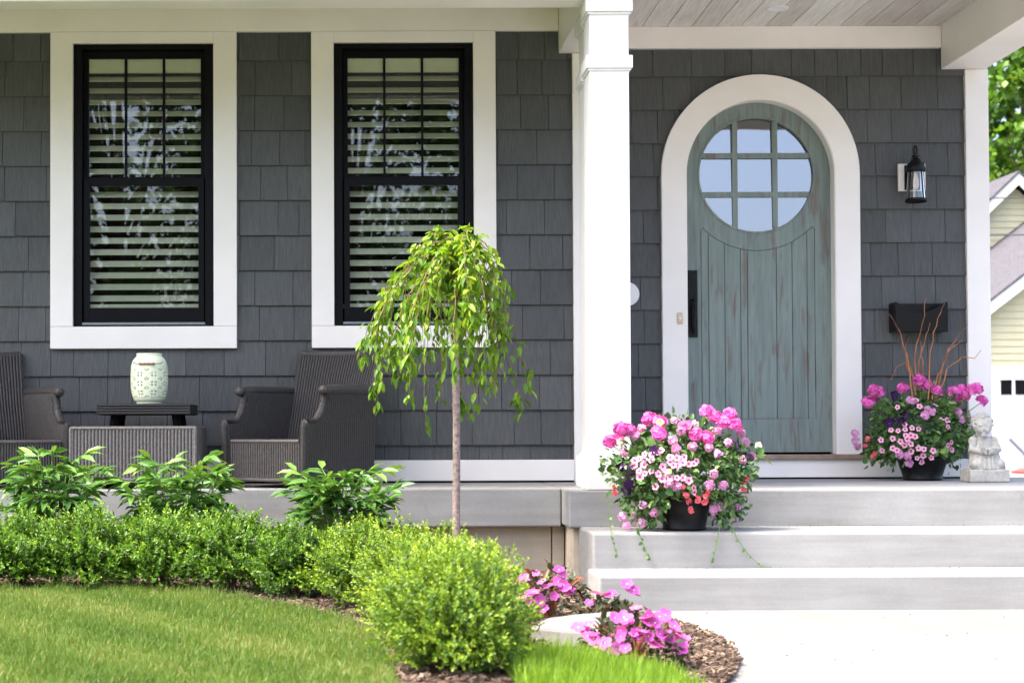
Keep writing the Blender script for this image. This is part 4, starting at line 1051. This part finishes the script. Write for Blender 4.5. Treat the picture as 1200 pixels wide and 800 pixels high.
def planter(name, label, pcx, pot_y0, pot_y1, pot_r0, pot_r1, zf, Yc, fc, frx, fry, frd, lists, nleaf, seed):
    rng = np.random.default_rng(seed); s = Yc/F; X = AX(pcx, Yc, pot_y1)
    o = empty(name, (X, Yc, zf)); tag(o, label, 'flower pot')
    H = (pot_y1-pot_y0)*s; r0, r1 = pot_r0*s, pot_r1*s
    m = MB(); m.lathe([(r0*.93, 0), (r0, .004), (r0*1.02, .012), (r0*.99, .016), (r0+(r1-r0)*.5, H*.5), (r1, H*.86), (r1*1.06, H*.88), (r1*1.07, H), (r1*.98, H), (r1*.96, H*.9), (.01, H*.88)], (0, 0, 0), 36)
    m.build('pot', M['pot'], o, smooth=True)
    fX, fZ = AX(fc[0], Yc, fc[1]) - X, AZ(fc[1], Yc, fc[0]) - zf
    C = np.array([fX, 0, fZ]); R3 = np.array([frx*s, frd, fry*s])
    n = nleaf; dv = rdir(n); rad = rng.uniform(.35, 1.0, n)**.5*(1+.10*np.sin(5*np.arctan2(dv[:,2], dv[:,0])+seed) + .07*rng.normal(size=n))
    pos = C + dv*R3*rad[:,None]
    keep = pos[:,2] > np.where(np.hypot(pos[:,0], pos[:,1]) < r1*1.15, H*.9, .012); 
    keep &= ~((pos[:,2] < H) & (np.abs(pos[:,0]) < r1*.9) & (pos[:,1] < 0))
    pos = pos[keep]; dv = dv[keep]; n = len(pos)
    L = rng.uniform(.018, .04, n); d_ = dv + .7*rng.normal(size=(n, 3)) + np.array([0, 0, -.15]); tone = np.clip(.35 + .25*rng.normal(size=n), 0, 1)
    big = rng.uniform(size=n) < .14
    L = np.where(big, L*1.35, L); tone = np.where(rng.uniform(size=n) < .07, 1.0, tone)
    leaf_obj('foliage', [(LEAF_OVAL, pos, d_, dv + np.array([0, -.3, .5]) + .5*rng.normal(size=(n, 3)), L, L*np.where(big, .95, .55), tone, 0)], [M['planter_leaf']], o)
    st = MB()
    for kind, pts in lists.items():
        for (ax, ay) in pts:
            P_ = at(ax, ay, Yc); q = np.array([P_.x - X, 0, P_.z - zf]); u = (q - C)/R3; rr = u[0]**2 + u[2]**2
            yy = -R3[1]*math.sqrt(max(0, 1-rr))*1.02 - .012 if rr < 1 else rng.uniform(-.08, .05)
            k_ = (Yc + yy)/Yc                              # bring it forward along its own sight line
            loc = Vector((P_.x*k_ - X, yy, EYE + (P_.z-EYE)*k_ - zf))
            nrm = Vector((u[0]*.8, -math.sqrt(max(.08, 1-rr)) - .25, u[2]*.7 + .25)) + Vector(rng.normal(0, .18, 3))
            if kind == 'geranium':
                nrm = Vector((u[0]*.4, -.45, .8)); st.tube([(C[0]+u[0]*R3[0]*.4, yy*.4, C[2]+.1*R3[2]), (loc.x*.85+C[0]*.15, loc.y*.9, loc.z-.05), (loc.x, loc.y, loc.z-.01)], [.003, .0025, .002], 5)
            bloom(kind, o, loc, nrm, rng.uniform(.9, 1.12)*(.84 if kind == 'geranium' else 1))
    st.tone = .5
    if st.v: st.build('flower_stem', M['stem'], o)
    return o, X
def cr(lst, sc, x0, y0): return [(x0 + a/sc, y0 + c/sc) for a, c in lst]
k1 = (4.705, 700, 470)
front = {'geranium': cr([(70,222),(110,215),(130,150),(165,160),(290,98),(345,115),(340,178),(490,140),(550,185),(600,200),(645,85),(735,75),(700,115),(760,130),(598,55)], *k1),
 'calibrachoa': cr([(262,292),(234,318),(262,325),(297,325),(206,327),(206,352),(257,352),(300,295),(350,272),(231,385),(262,398),(298,385),(235,418),(402,310),(438,312),(478,308),(400,335),(470,340),(505,345),(420,352),(440,355),(530,345),(360,360),(338,400),(385,388),(358,430),(438,422),(472,422),(505,437),(320,470),(530,478),(535,502),(400,420),(515,165),(540,158),(330,285),(545,330),(375,395)], *k1),
 'verbena': cr([(435,260),(525,250),(615,255),(722,230),(665,290),(640,400),(695,462),(620,460),(395,452),(440,468),(250,572),(315,615),(165,682),(245,675),(140,635),(680,578),(770,580),(640,600),(750,645),(415,215),(850,300),(800,325),(150,278),(205,190),(245,150),(790,175),(210,632),(425,110),(460,165),(660,165),(815,225)], *k1),
 'red': cr([(490,515),(505,552),(512,600),(600,522),(595,553),(555,540),(470,475),(610,498),(820,425),(805,455),(808,485),(95,470),(95,505)], *k1),
 'violet': cr([(150,365),(185,380),(130,350),(755,230),(750,250),(160,490),(165,450),(825,315),(320,265)], *k1),
 'white': cr([(535,125),(130,220),(885,245)], *k1)}
YP = 7.98
pl1, XP1 = planter('flower_planter', 'overflowing black pot of pink and lilac flowers on the upper step', 802, 583, 622, 25, 30, Z_ST1+.0012, YP, (800, 556), 84, 62, .24, front, 5200, 31)
# trailing vines
def vine(parent, pts_px, Y, X, zf, nl):
    m = MB(); pts = [at(x, y, Y) for x, y in pts_px]; pts = [Vector((p.x - X, p.y - parent.location.y, p.z - zf)) for p in pts]
    m.tube(pts, .0016, 5); v_ = m.build('vine', M['stem'], parent)
    P, D_ = [], []
    for i in range(nl):
        t = (i+.5)/nl*(len(pts)-1); j = int(t); p = pts[j].lerp(pts[j+1], t-j); P.append(tuple(p)); D_.append((random.uniform(-1, 1), random.uniform(-.5, .1), random.uniform(-.8, .3)))
    P, D_ = np.array(P), np.array(D_); L = RNG.uniform(.012, .024, nl)
    leaf_obj('leaves', [(LEAF_OVAL, P, D_, np.tile([[0., -1, .3]], (nl, 1)) + .3*RNG.normal(size=(nl, 3)), L, L*.8, RNG.uniform(.45, .8, nl), 0)], [M['planter_leaf']], v_)
zf1 = Z_ST1+.0012
vine(pl1, [(716, 585), (713, 600), (716, 617), (716, 628), (720, 640), (724, 652)], Y_ST1-.02, XP1, zf1, 9)
vine(pl1, [(735, 590), (748, 612), (750, 628), (757, 645), (763, 656)], Y_ST1-.018, XP1, zf1, 14)
vine(pl1, [(846, 605), (842, 625), (838, 645), (832, 662)], Y_ST1-.015, XP1, zf1, 8)
vine(pl1, [(856, 600), (862, 628), (876, 648), (891, 663), (905, 665)], Y_ST1-.02, XP1, zf1, 8)
k2 = (4.0, 900, 400)
back = {'geranium': cr([(495,225),(520,240),(470,285),(490,278),(632,218),(712,180),(745,205),(790,230),(870,235),(910,225),(955,225),(980,222),(888,280),(1003,275),(920,250)], *k2),
 'calibrachoa': cr([(607,308),(577,415),(610,418),(642,412),(675,405),(705,410),(640,390),(645,440),(670,440),(690,445),(620,468),(652,458),(585,455),(530,462),(535,510),(605,510),(640,485),(668,480),(585,500),(670,515),(705,500),(730,505),(773,512),(698,545),(727,535),(720,565),(812,367),(840,370),(842,400),(843,485),(858,472),(860,507),(765,545),(695,275),(710,305),(785,300)], *k2),
 'verbena': cr([(738,345),(770,330),(680,280),(890,330),(910,365),(940,362),(620,530),(655,535),(660,570),(410,430),(410,465),(420,492),(750,318),(662,275)], *k2),
 'red': cr([(468,458),(455,490),(495,540),(500,525)], *k2),
 'violet': cr([(600,360),(560,380),(640,350),(590,255),(620,380)], *k2)}
YP2 = 9.62
pl2, XP2 = planter('flower_planter', 'black pot of magenta and pink flowers with orange twigs beside the statue', 1081, 535, 562, 22, 28, Z_SLAB+.0022, YP2, (1078, 507), 62, 50, .22, back, 3600, 52)
m = MB()
for (pts) in ([(1072,470),(1068,430),(1058,405),(1055,390),(1042,368)], [(1068,440),(1060,405),(1053,385)], [(1074,470),(1072,420),(1076,395),(1083,370),(1085,350)], [(1078,470),(1076,425),(1086,392),(1090,378)],
              [(1088,470),(1090,420),(1094,390),(1102,365),(1107,352)], [(1096,465),(1104,430),(1112,408),(1122,396),(1134,380)], [(1095,470),(1106,425),(1110,412),(1128,398)], [(1070,470),(1066,440),(1062,425),(1050,430),(1044,445)],
              [(1092,470),(1100,440),(1108,420),(1118,404)], [(1070,472),(1064,428),(1060,410),(1066,395)], [(1079,470),(1082,430),(1080,410),(1078,398)], [(1098,470),(1110,432),(1128,418),(1142,420),(1150,410)]):
    q = [at(x, y, YP2 + random.uniform(-.12, .12)) for x, y in pts]; y0 = YP2
    fine = []
    for a_, c_ in zip(q[:-1], q[1:]):
        for t in (0, .33, .67): fine.append(a_.lerp(c_, t) + Vector((random.uniform(-.006, .006), random.uniform(-.004, .004), 0)))
    fine.append(q[-1]); m.tube([(p.x-XP2, p.y-YP2, p.z-Z_SLAB-.0022) for p in fine], list(np.linspace(.0045, .0014, len(fine))), 5)
m.build('willow_twigs', M['willow'], pl2)

# impatiens
def impatiens(px, py, Y, rx, rz, pts, label, seed):
    rng = np.random.default_rng(seed); X = AX(px, Y, py); zg = bed_z(X, Y)
    o = empty('impatiens_plant', (X, Y, zg)); tag(o, label, 'flowering plant', 'pink impatiens by the steps')
    n = 420; dv = rdir(n); dv[:,2] = np.abs(dv[:,2]); pos = dv*np.array([rx, rx*.7, rz])*rng.uniform(.5, 1, n)[:,None]**.5; pos[:,2] += .02
    L = rng.uniform(.03, .058, n); d_ = dv*np.array([1, 1, .25]) + .5*rng.normal(size=(n, 3)) + np.array([0, 0, -.1])
    leaf_obj('foliage', [(LEAF_OVAL, pos, d_, np.tile([[0, -.3, 1.]], (n, 1)) + .35*rng.normal(size=(n, 3)), L, L*.42, np.clip(rng.uniform(0, .95, n) + .05*(rng.uniform(size=n) < .06), 0, 1), 0)], [M['bronze_leaf']], o)
    m = MB()
    for i in range(12):
        a_ = rng.uniform(0, 2*PI); q = rng.uniform(.3, .8); m.tube([(0, 0, -.01), (rx*.4*q*math.cos(a_), rx*.3*q*math.sin(a_), rz*.5), (rx*q*math.cos(a_), rx*.6*q*math.sin(a_), rz*.85)], [.005, .004, .003], 6)
    m.build('stem', M['willow'], o)
    for (ax, ay) in list(pts) + [(ax + rng.uniform(-14, 14), ay + rng.uniform(-9, 9)) for ax, ay in pts if rng.uniform() < .55]:
        P_ = at(ax, ay, Y); u = (P_.x-X)/rx; v = (P_.z-zg)/rz; yy = -rx*.7*math.sqrt(max(0, 1-u*u-v*v*.6)) - .01
        k_ = (Y+yy)/Y; nr = Vector((u*.5, -.6, .75)) + Vector(rng.normal(0, .42, 3))
        bloom('impatiens', o, Vector((P_.x*k_-X, yy, EYE+(P_.z-EYE)*k_-zg)), nr, rng.uniform(.6, 1.0))
impatiens(642, 705, 6.72, .19, .20, cr([(20,325),(55,310),(80,380),(130,410),(215,325),(220,270),(250,360),(200,390),(150,455),(60,465),(265,380),(165,350),(100,375),(30,330)], 4, 600, 600) + [(628,672),(655,668),(595,672),(620,705),(668,690)], 'magenta impatiens at the foot of the foundation, between boxwood and steps', 61)
impatiens(712, 712, 6.38, .14, .13, cr([(390,380),(430,385),(470,380),(550,375),(585,390),(360,425),(570,365)], 4, 600, 600), 'small pink impatiens against the lowest step, behind the flat stone', 62)
impatiens(740, 772, 5.5, .19, .165, cr([(310,540),(360,525),(380,580),(355,580),(480,495),(540,505),(510,580),(570,570),(590,605),(640,520),(670,520),(690,490),(635,480),(640,580),(690,570),(720,580),(770,570),(800,600),(790,640),(450,640),(490,640),(400,620),(740,610),(610,560),(660,620)], 4, 600, 600), 'wide pink impatiens in front of the flat stone, nearest the walkway', 63)
# flat stone
m = MB(); random.seed(5)
P3 = [on(x, y, Z_LAWN+.0) for x, y in ((622, 733), (660, 738), (700, 740), (728, 735), (738, 725), (720, 717), (672, 718), (640, 723))]
cx_, cy_ = sum(p.x for p in P3)/8, sum(p.y for p in P3)/8
top = [(p.x-cx_, p.y-cy_, .13+random.uniform(-.006, .006)) for p in P3]; mid = [(x*1.05+random.uniform(-.01, .01), y*1.05+random.uniform(-.01, .01), .08) for x, y, z in top]; bot = [(x*1.02, y*1.02, -.03) for x, y, z in top]
m.add(bot+mid+top, [tuple(range(16, 24))] + [(i, (i+1) % 8, (i+1) % 8+8, i+8) for i in range(8)] + [(i+8, (i+1) % 8+8, (i+1) % 8+16, i+16) for i in range(8)])
o = m.build('flat_stone', M['stone'], bevel=.012); o.location = (cx_, cy_, Z_LAWN-.13); tag(o, 'flat-topped pale stone edging the bed between the impatiens', 'stone')
# tall grass patch
n = 9000; px = RNG.uniform(AX(592, 5.0, 780), AX(806, 5.0, 780), n); py = RNG.uniform(4.3, 5.18, n)
ok = (px < AX(806, 5.0, 780) - .06*(py-4.9)) & (RNG.uniform(size=n) < .9)
px, py = px[ok], py[ok]; n = len(px); pos = np.stack([px, py, np.array([bed_z(x, y) for x, y in zip(px, py)])*.6], 1)
rt = np.clip((px-AX(700, 5, 780))/.25, 0, 1)
L = RNG.uniform(.085, .15, n)*(1-.3*rt); d = np.stack([RNG.normal(.03, .16, n), RNG.normal(0, .2, n), np.ones(n)], 1)
o = leaf_obj('tall_grass', [(BLADE, pos, d, rdir(n), L, RNG.uniform(.003, .0055, n), np.clip(RNG.normal(.55, .25, n), 0, 1), 0)], [M['tall_grass']]); tag(o, 'long bright green grass in front of the impatiens', 'grass', kind='stuff')

b = MB()
for i in range(150):
    k_ = random.random(); l = random.uniform(.003, .009)
    if k_ < .5: x, y, z = random.uniform(AX(700, Y_SLAB), 4.6), Y_SLAB - abs(random.gauss(0, .012)) - .004, Z_ST1
    elif k_ < .72: x, y, z = random.uniform(AX(712, Y_ST1), 4.6), Y_ST1 - abs(random.gauss(0, .02)) - .004, Z_ST2
    else: x, y, z = random.uniform(1.4, 4.2), random.uniform(5.6, Y_ST2-.01), Z0
    a_ = random.uniform(0, PI); c_, s_ = math.cos(a_)*l, math.sin(a_)*l; b.tone = random.uniform(0, .6); h_ = random.uniform(.002, .005)
    b.add([(x-c_, y-s_, z+.0006), (x+s_*.4, y-c_*.4, z+.0006), (x+c_, y+s_, z+.0006), (x-s_*.4, y+c_*.4, z+.0006), (x, y, z+h_)], [(3,2,1,0),(0,1,4),(1,2,4),(2,3,4),(3,0,4)])
tag(b.build('debris', M['mulch']), 'brown crumbs of bark and dirt lying on the steps and walkway', 'debris', kind='stuff')

# ------------------------------------------------------------------ statue
def statue():
    Y = 9.26; s = Y/F; X = AX(1154, Y, 562); zf = Z_SLAB+.0022
    o = empty('child_statue', (X, Y, zf)); tag(o, 'whitish stone statue of a kneeling child with bowed curly head on a block', 'statue')
    m = MB(); m.box(-23*s, 23*s, -.085, .085, 0, 15*s); m.build('plinth', M['statue'], o, bevel=.008)
    m = MB(); u = s
    def B(x, z, y, rx, rz, ry): m.ball((x*u, y*u, z*u), (rx*u, ry*u, rz*u), 20, 14)
    B(-3, 55, -3, 11.2, 11.8, 11.0); B(-4, 51, -9, 8.2, 8.5, 6)              # skull, face
    rr = random.Random(3)
    for i in range(95):                                   # curls
        th_, c_ = rr.uniform(0, 2*PI), rr.uniform(-.25, 1); sp_ = math.sqrt(1-c_*c_)
        if math.sin(th_)*sp_ < -.55 and c_ < .62: continue
        B(-3+11*sp_*math.cos(th_), 56+11.5*c_, -2.5+11*sp_*math.sin(th_), 2.3, 2.3, 2.3)
    B(-5, 50, -15.2, 1.5, 2.2, 1.8); B(-5, 45.3, -13.2, 2.6, .9, 1.4); B(-5, 42.6, -12, 3.2, 2.0, 2.5)  # nose, lips, chin
    B(-8.6, 48.6, -12.8, 2.8, 2.6, 2.4); B(-1.4, 48.6, -13, 2.8, 2.6, 2.4); B(-8.5, 54.2, -13.2, 3, 1, 1.4); B(-1.6, 54.2, -13.3, 3, 1, 1.4)
    B(-3, 42, -1, 5, 5, 5); B(-2, 32, 0, 13, 11, 10); B(-1, 22, 1, 15, 11, 12); B(0, 12.5, 0, 18.5, 9, 14)
    B(-13.5, 36, -2, 5.5, 6, 6); B(9.5, 36, -2, 5.5, 6, 6)
    for sg, ex in ((-1, -17.5), (1, 13)):                   # arms to the book
        m.tube([((-2+11.5*sg)*u, -3*u, 36*u), (ex*u, -8*u, 26*u), ((-2+6*sg)*u, -16*u, 24*u), ((-3+3*sg)*u, -18*u, 25*u)], [5*u, 4.6*u, 3.6*u, 2.8*u], 12)
        for f_ in range(4): m.tube([((-3+3.5*sg)*u, -18.5*u, (26.2-1.6*f_)*u), ((-3+1.0*sg)*u, -20.5*u, (26-1.6*f_)*u)], .95*u, 8)
    m.add([(x*u, y*u, z*u) for x, y, z in ((-12, -19, 22), (-3, -16.5, 20), (6, -19, 22), (6, -22, 29), (-3, -19.5, 27.5), (-12, -22, 29), (-12, -18, 21), (-3, -15.5, 19), (6, -18, 21), (6, -21, 30), (-3, -18.5, 28.5), (-12, -21, 30))],
          [(0,1,4,5),(1,2,3,4),(11,10,7,6),(10,9,8,7),(0,5,11,6),(2,8,9,3),(5,4,10,11),(4,3,9,10),(1,0,6,7),(2,1,7,8)])
    B(12, 9, -8, 9, 7, 8); B(-12, 9, -9, 9, 7, 8); B(18, 5.5, 0, 6.5, 4.5, 9)      # folded legs, foot
    for i in range(11):                                   # drapery folds
        a_ = -PI*(.08 + .84*i/10); x_, y_ = math.cos(a_), math.sin(a_)
        m.tube([(13*x_*u-1*u, 11*y_*u, 30*u), (16*x_*u-.5*u, 14.5*y_*u, 18*u), (20*x_*u, 16.5*y_*u, 3*u)], [1.4*u, 2.2*u, 2.8*u], 8)
    q = m.build('figure', M['statue'], o); q.location = (0, .004, 15*s - .016)
    r = q.modifiers.new('Remesh', 'REMESH'); r.mode = 'VOXEL'; r.voxel_size = .0026; r.use_smooth_shade = True
    sm = q.modifiers.new('Smooth', 'SMOOTH'); sm.factor = .5; sm.iterations = 2
statue()

# ------------------------------------------------------------------ neighbour's house, tree, wires
YN = 44.0; sN = YN/F
nb_o = tag(empty('neighbour_house', (AX(1230, YN), YN, 0)), 'pale yellow neighbouring house with grey gables and a white garage door', 'house')
def npart(mb, name, mat, **k):
    o = mb.build(name, mat, nb_o, **k); o.location = -nb_o.location; return o
def nz(py): return AZ(py, YN, 1175)
def nx(px): return AX(px, YN, 350)
def line(p, q, x): return p[1] + (q[1]-p[1])*(x-p[0])/(q[0]-p[0])
r1 = ((1157, 284), (1200, 243)); r2 = ((1157, 352), (1200, 319))   # upper edges of the two white rakes
PK1, PK2 = 1275, 1290
def gable(rk, pk, x0, ybase, Yf, depth, thick, name_w):
    xs_ = [x0, pk, 2*pk-x0]; zs_ = [line(*rk, x0), line(*rk, pk), line(*rk, x0)]
    w_ = MB(); w_.prism([(nx(x0+14), nz(ybase)), (nx(2*pk-x0-14), nz(ybase)), (nx(2*pk-x0-14), nz(zs_[0]-10+thick)), (nx(pk), nz(zs_[1]+thick)), (nx(x0+14), nz(zs_[0]-10+thick))][::-1], Yf, Yf+depth)
    n_ = 14
    for i in range(46):                                   # lap siding boards
        zz = nz(ybase) + i*.19
        zt_ = min(zz+.185, nz(zs_[1]+thick))
        if zz > nz(zs_[1]+thick) - .2: break
        def half(z):
            py = 505 - (z-EYE)/sN
            k_ = (py - (zs_[1]+thick))/((zs_[0]+thick)-(zs_[1]+thick)); return min(1, max(0, k_))*(nx(pk)-nx(x0+14))
        a0, a1 = half(zz), half(zt_)
        w_.add([(nx(pk)-a0, Yf-.03, zz), (nx(pk)+a0, Yf-.03, zz), (nx(pk)+a1, Yf-.005, zt_), (nx(pk)-a1, Yf-.005, zt_)], [(0,1,2,3)])
    npart(w_, name_w, M['yellow_siding'])
    f_ = MB(); A_ = [(nx(x), nz(z)) for x, z in zip(xs_, zs_)]; B_ = [(nx(x), nz(z+thick)) for x, z in zip(xs_, zs_)]
    f_.band(A_, B_, Yf-.42, Yf-.34); npart(f_, 'rake_board', M['white_gloss'])
    f_ = MB(); A_ = [(nx(x), nz(z-3.0)) for x, z in zip(xs_, zs_)]; B_ = [(nx(x), nz(z-.05)) for x, z in zip(xs_, zs_)]
    f_.band(A_, B_, Yf-.46, Yf+depth); npart(f_, 'roof', M['roof_grey'])
gable(r2, PK2, 1100, 545, YN, 6, 15, 'gable_wall')
gable(r1, PK1, 1090, 420, YN+5, 7, 15, 'gable_wall')
# a roof slope of the lower gable seen above its rake, a cross roof and a dormer
m = MB(); m.add([(nx(1120), YN+.2, nz(378)), (nx(1300), YN+.2, nz(240)), (nx(1300), YN+5.2, nz(222)), (nx(1120), YN+5.2, nz(360))], [(0,1,2,3)]); npart(m, 'roof', M['roof_grey'])
m = MB(); m.add([(nx(1140), YN+11, nz(262)), (nx(1320), YN+11, nz(262)), (nx(1320), YN+16, nz(226)), (nx(1140), YN+16, nz(226))], [(0,1,2,3)]); npart(m, 'roof', M['roof_grey'])
m = MB(); m.band([(nx(1120), nz(247)), (nx(1143), nz(212)), (nx(1188), nz(240))], [(nx(1120), nz(257)), (nx(1143), nz(223)), (nx(1180), nz(246))], YN+8.6, YN+8.8); npart(m, 'rake_board', M['white_gloss'])
m = MB(); m.prism([(nx(1122), nz(275)), (nx(1122), nz(255)), (nx(1143), nz(222)), (nx(1182), nz(246)), (nx(1182), nz(275))], YN+8.9, YN+9.2); npart(m, 'dormer_wall', M['yellow_siding'])
# garage door
m = MB(); m.box(nx(1150), nx(1300), YN-.12, YN-.035, nz(445), nz(430)); m.box(nx(1150), nx(1163), YN-.121, YN-.035, -.02, nz(445.2)); m.box(nx(1287), nx(1300), YN-.121, YN-.035, -.02, nz(445.2)); npart(m, 'garage_trim', M['white_gloss'])
m = MB()
for i in range(4):
    za, zb_ = .0+ i*nz(439)/4, (i+1)*nz(439)/4
    m.box(nx(1163.5), nx(1286.5), YN-.08, YN-.04, za+.008, zb_-.008)
gd = npart(m, 'garage_door', M['white_gloss'])
for i in range(7):
    m = MB(); x_ = 1170 + 17*i; m.box(nx(x_), nx(x_+13.2), YN-.085, YN-.0805, nz(462.5), nz(443)); q = m.build('pane', M['black'], gd)
# red cart with a grey handle
co = at(1204, 556, 30); oc = empty('garden_cart', (co.x, 30, 0)); tag(oc, 'red tub with a slanting grey handle at the right edge, on the driveway', 'cart')
s3 = 30/F; zc = co.z
m = MB(); m.band([(-11*s3, zc+3*s3), (-3*s3, zc+7*s3), (34*s3, zc+8*s3)], [(-9*s3, zc-1*s3), (2*s3, zc-7*s3), (28*s3, zc-9*s3)], -.3, .3); m.build('tub', M['red_plastic'], oc, bevel=.02)
m = MB(); m.tube([(-23*s3, -.1, zc+42*s3), (-8*s3, -.1, zc+27*s3), (4*s3, -.1, zc+10*s3)], .035, 8); m.build('handle', M['grey_metal'], oc)
for sx_ in (22, 34):
    m = MB(); m.prism([(sx_*s3+.16*math.cos(t), .16+.16*math.sin(t)) for t in np.linspace(0, 2*PI, 18, endpoint=False)], .31, .38); m.build('wheel', M['black'], oc)
# two overhead wires
for (py_, lb) in ((231, 'upper overhead wire crossing in front of the neighbouring roof'), (274.5, 'lower overhead wire crossing in front of the neighbouring gable')):
    p = at(1175, py_, 34); m = MB(); m.tube([(-14, 0, .3), (-7, 0, -.02), (0, 0, -.02), (7, 0, .1), (16, 0, .5)], .016, 6); o = m.build('utility_wire', M['cable']); o.location = p; tag(o, lb, 'wire')

def big_tree(name, X, Y, zc, R, Rz, mat, label, seed, nclump=150, nl=70, ls=.26, group=None, trunk_r=.28):
    rng = np.random.default_rng(seed); o = empty(name, (X, Y, 0)); tag(o, label, 'tree', group)
    dv = rng.normal(size=(nclump, 3)); dv /= np.linalg.norm(dv, axis=1, keepdims=True)
    rad = rng.uniform(.3, 1, nclump)**.5*(1+.12*rng.normal(size=nclump)); C = np.array([0, 0, zc]) + dv*np.array([R, R, Rz])*rad[:,None]
    cr_ = rng.uniform(.10, .2, nclump)*R
    d2 = rdir(nclump*nl); r2_ = rng.uniform(.2, 1, nclump*nl)**.5; P = np.repeat(C, nl, 0) + d2*np.repeat(cr_, nl)[:,None]*r2_[:,None]*np.array([1.1, 1.1, .8])
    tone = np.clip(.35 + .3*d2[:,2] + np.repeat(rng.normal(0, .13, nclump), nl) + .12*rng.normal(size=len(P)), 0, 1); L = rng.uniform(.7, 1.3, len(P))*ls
    leaf_obj('crown', [(LEAF_SMALL, P, d2 + .8*rng.normal(size=P.shape) + np.array([0, 0, -.4]), d2 + np.array([0, 0, .8]) + .4*rng.normal(size=P.shape), L, L*.75, tone, 0)], [mat], o)
    m = MB(); m.tube([(0, 0, -.1), (.05, .03, zc*.35), (-.05, 0, zc*.75), (0, 0, zc+Rz*.4)], [trunk_r*1.25, trunk_r, trunk_r*.7, trunk_r*.2], 10)
    for i in range(min(40, nclump)):
        a_ = Vector((0, 0, zc*random.uniform(.45, .85))); e_ = Vector(C[i]); md = a_.lerp(e_, .5) + Vector((0, 0, -.3)); m.tube([a_, md, e_], [trunk_r*.3, trunk_r*.18, .02], 6)
    m.build('trunk', M['twig'], o, smooth=True)
big_tree('maple_tree', 27.0, 62, 10.2, 5.6, 6.6, M['tree_leaf'], 'bright green maple crown above the neighbouring roofs', 70, 300, 130, .30)
big_tree('maple_tree', 33.5, 78, 9.0, 6.0, 6.0, M['far_leaf'], 'darker tree standing behind the bright green maple', 71, 160, 80, .36)
g_ = 'street trees across the road behind the viewer'
for i, (X, Y, zc, R, Rz) in enumerate(((-18.5, -25, 6.6, 3.8, 5.0), (-12.5, -24, 7.5, 4.8, 5.8), (-6.4, -22, 7.4, 4.4, 6.2), (-.6, -23, 7.6, 4.2, 6.6), (4.2, -30, 5.0, 3.0, 4.4))):
    big_tree('street_tree', X, Y, zc, R, Rz, M['street_leaf'], 'leafy street tree across the road, seen only as a window reflection', 80+i, 150, 110, .22, g_)
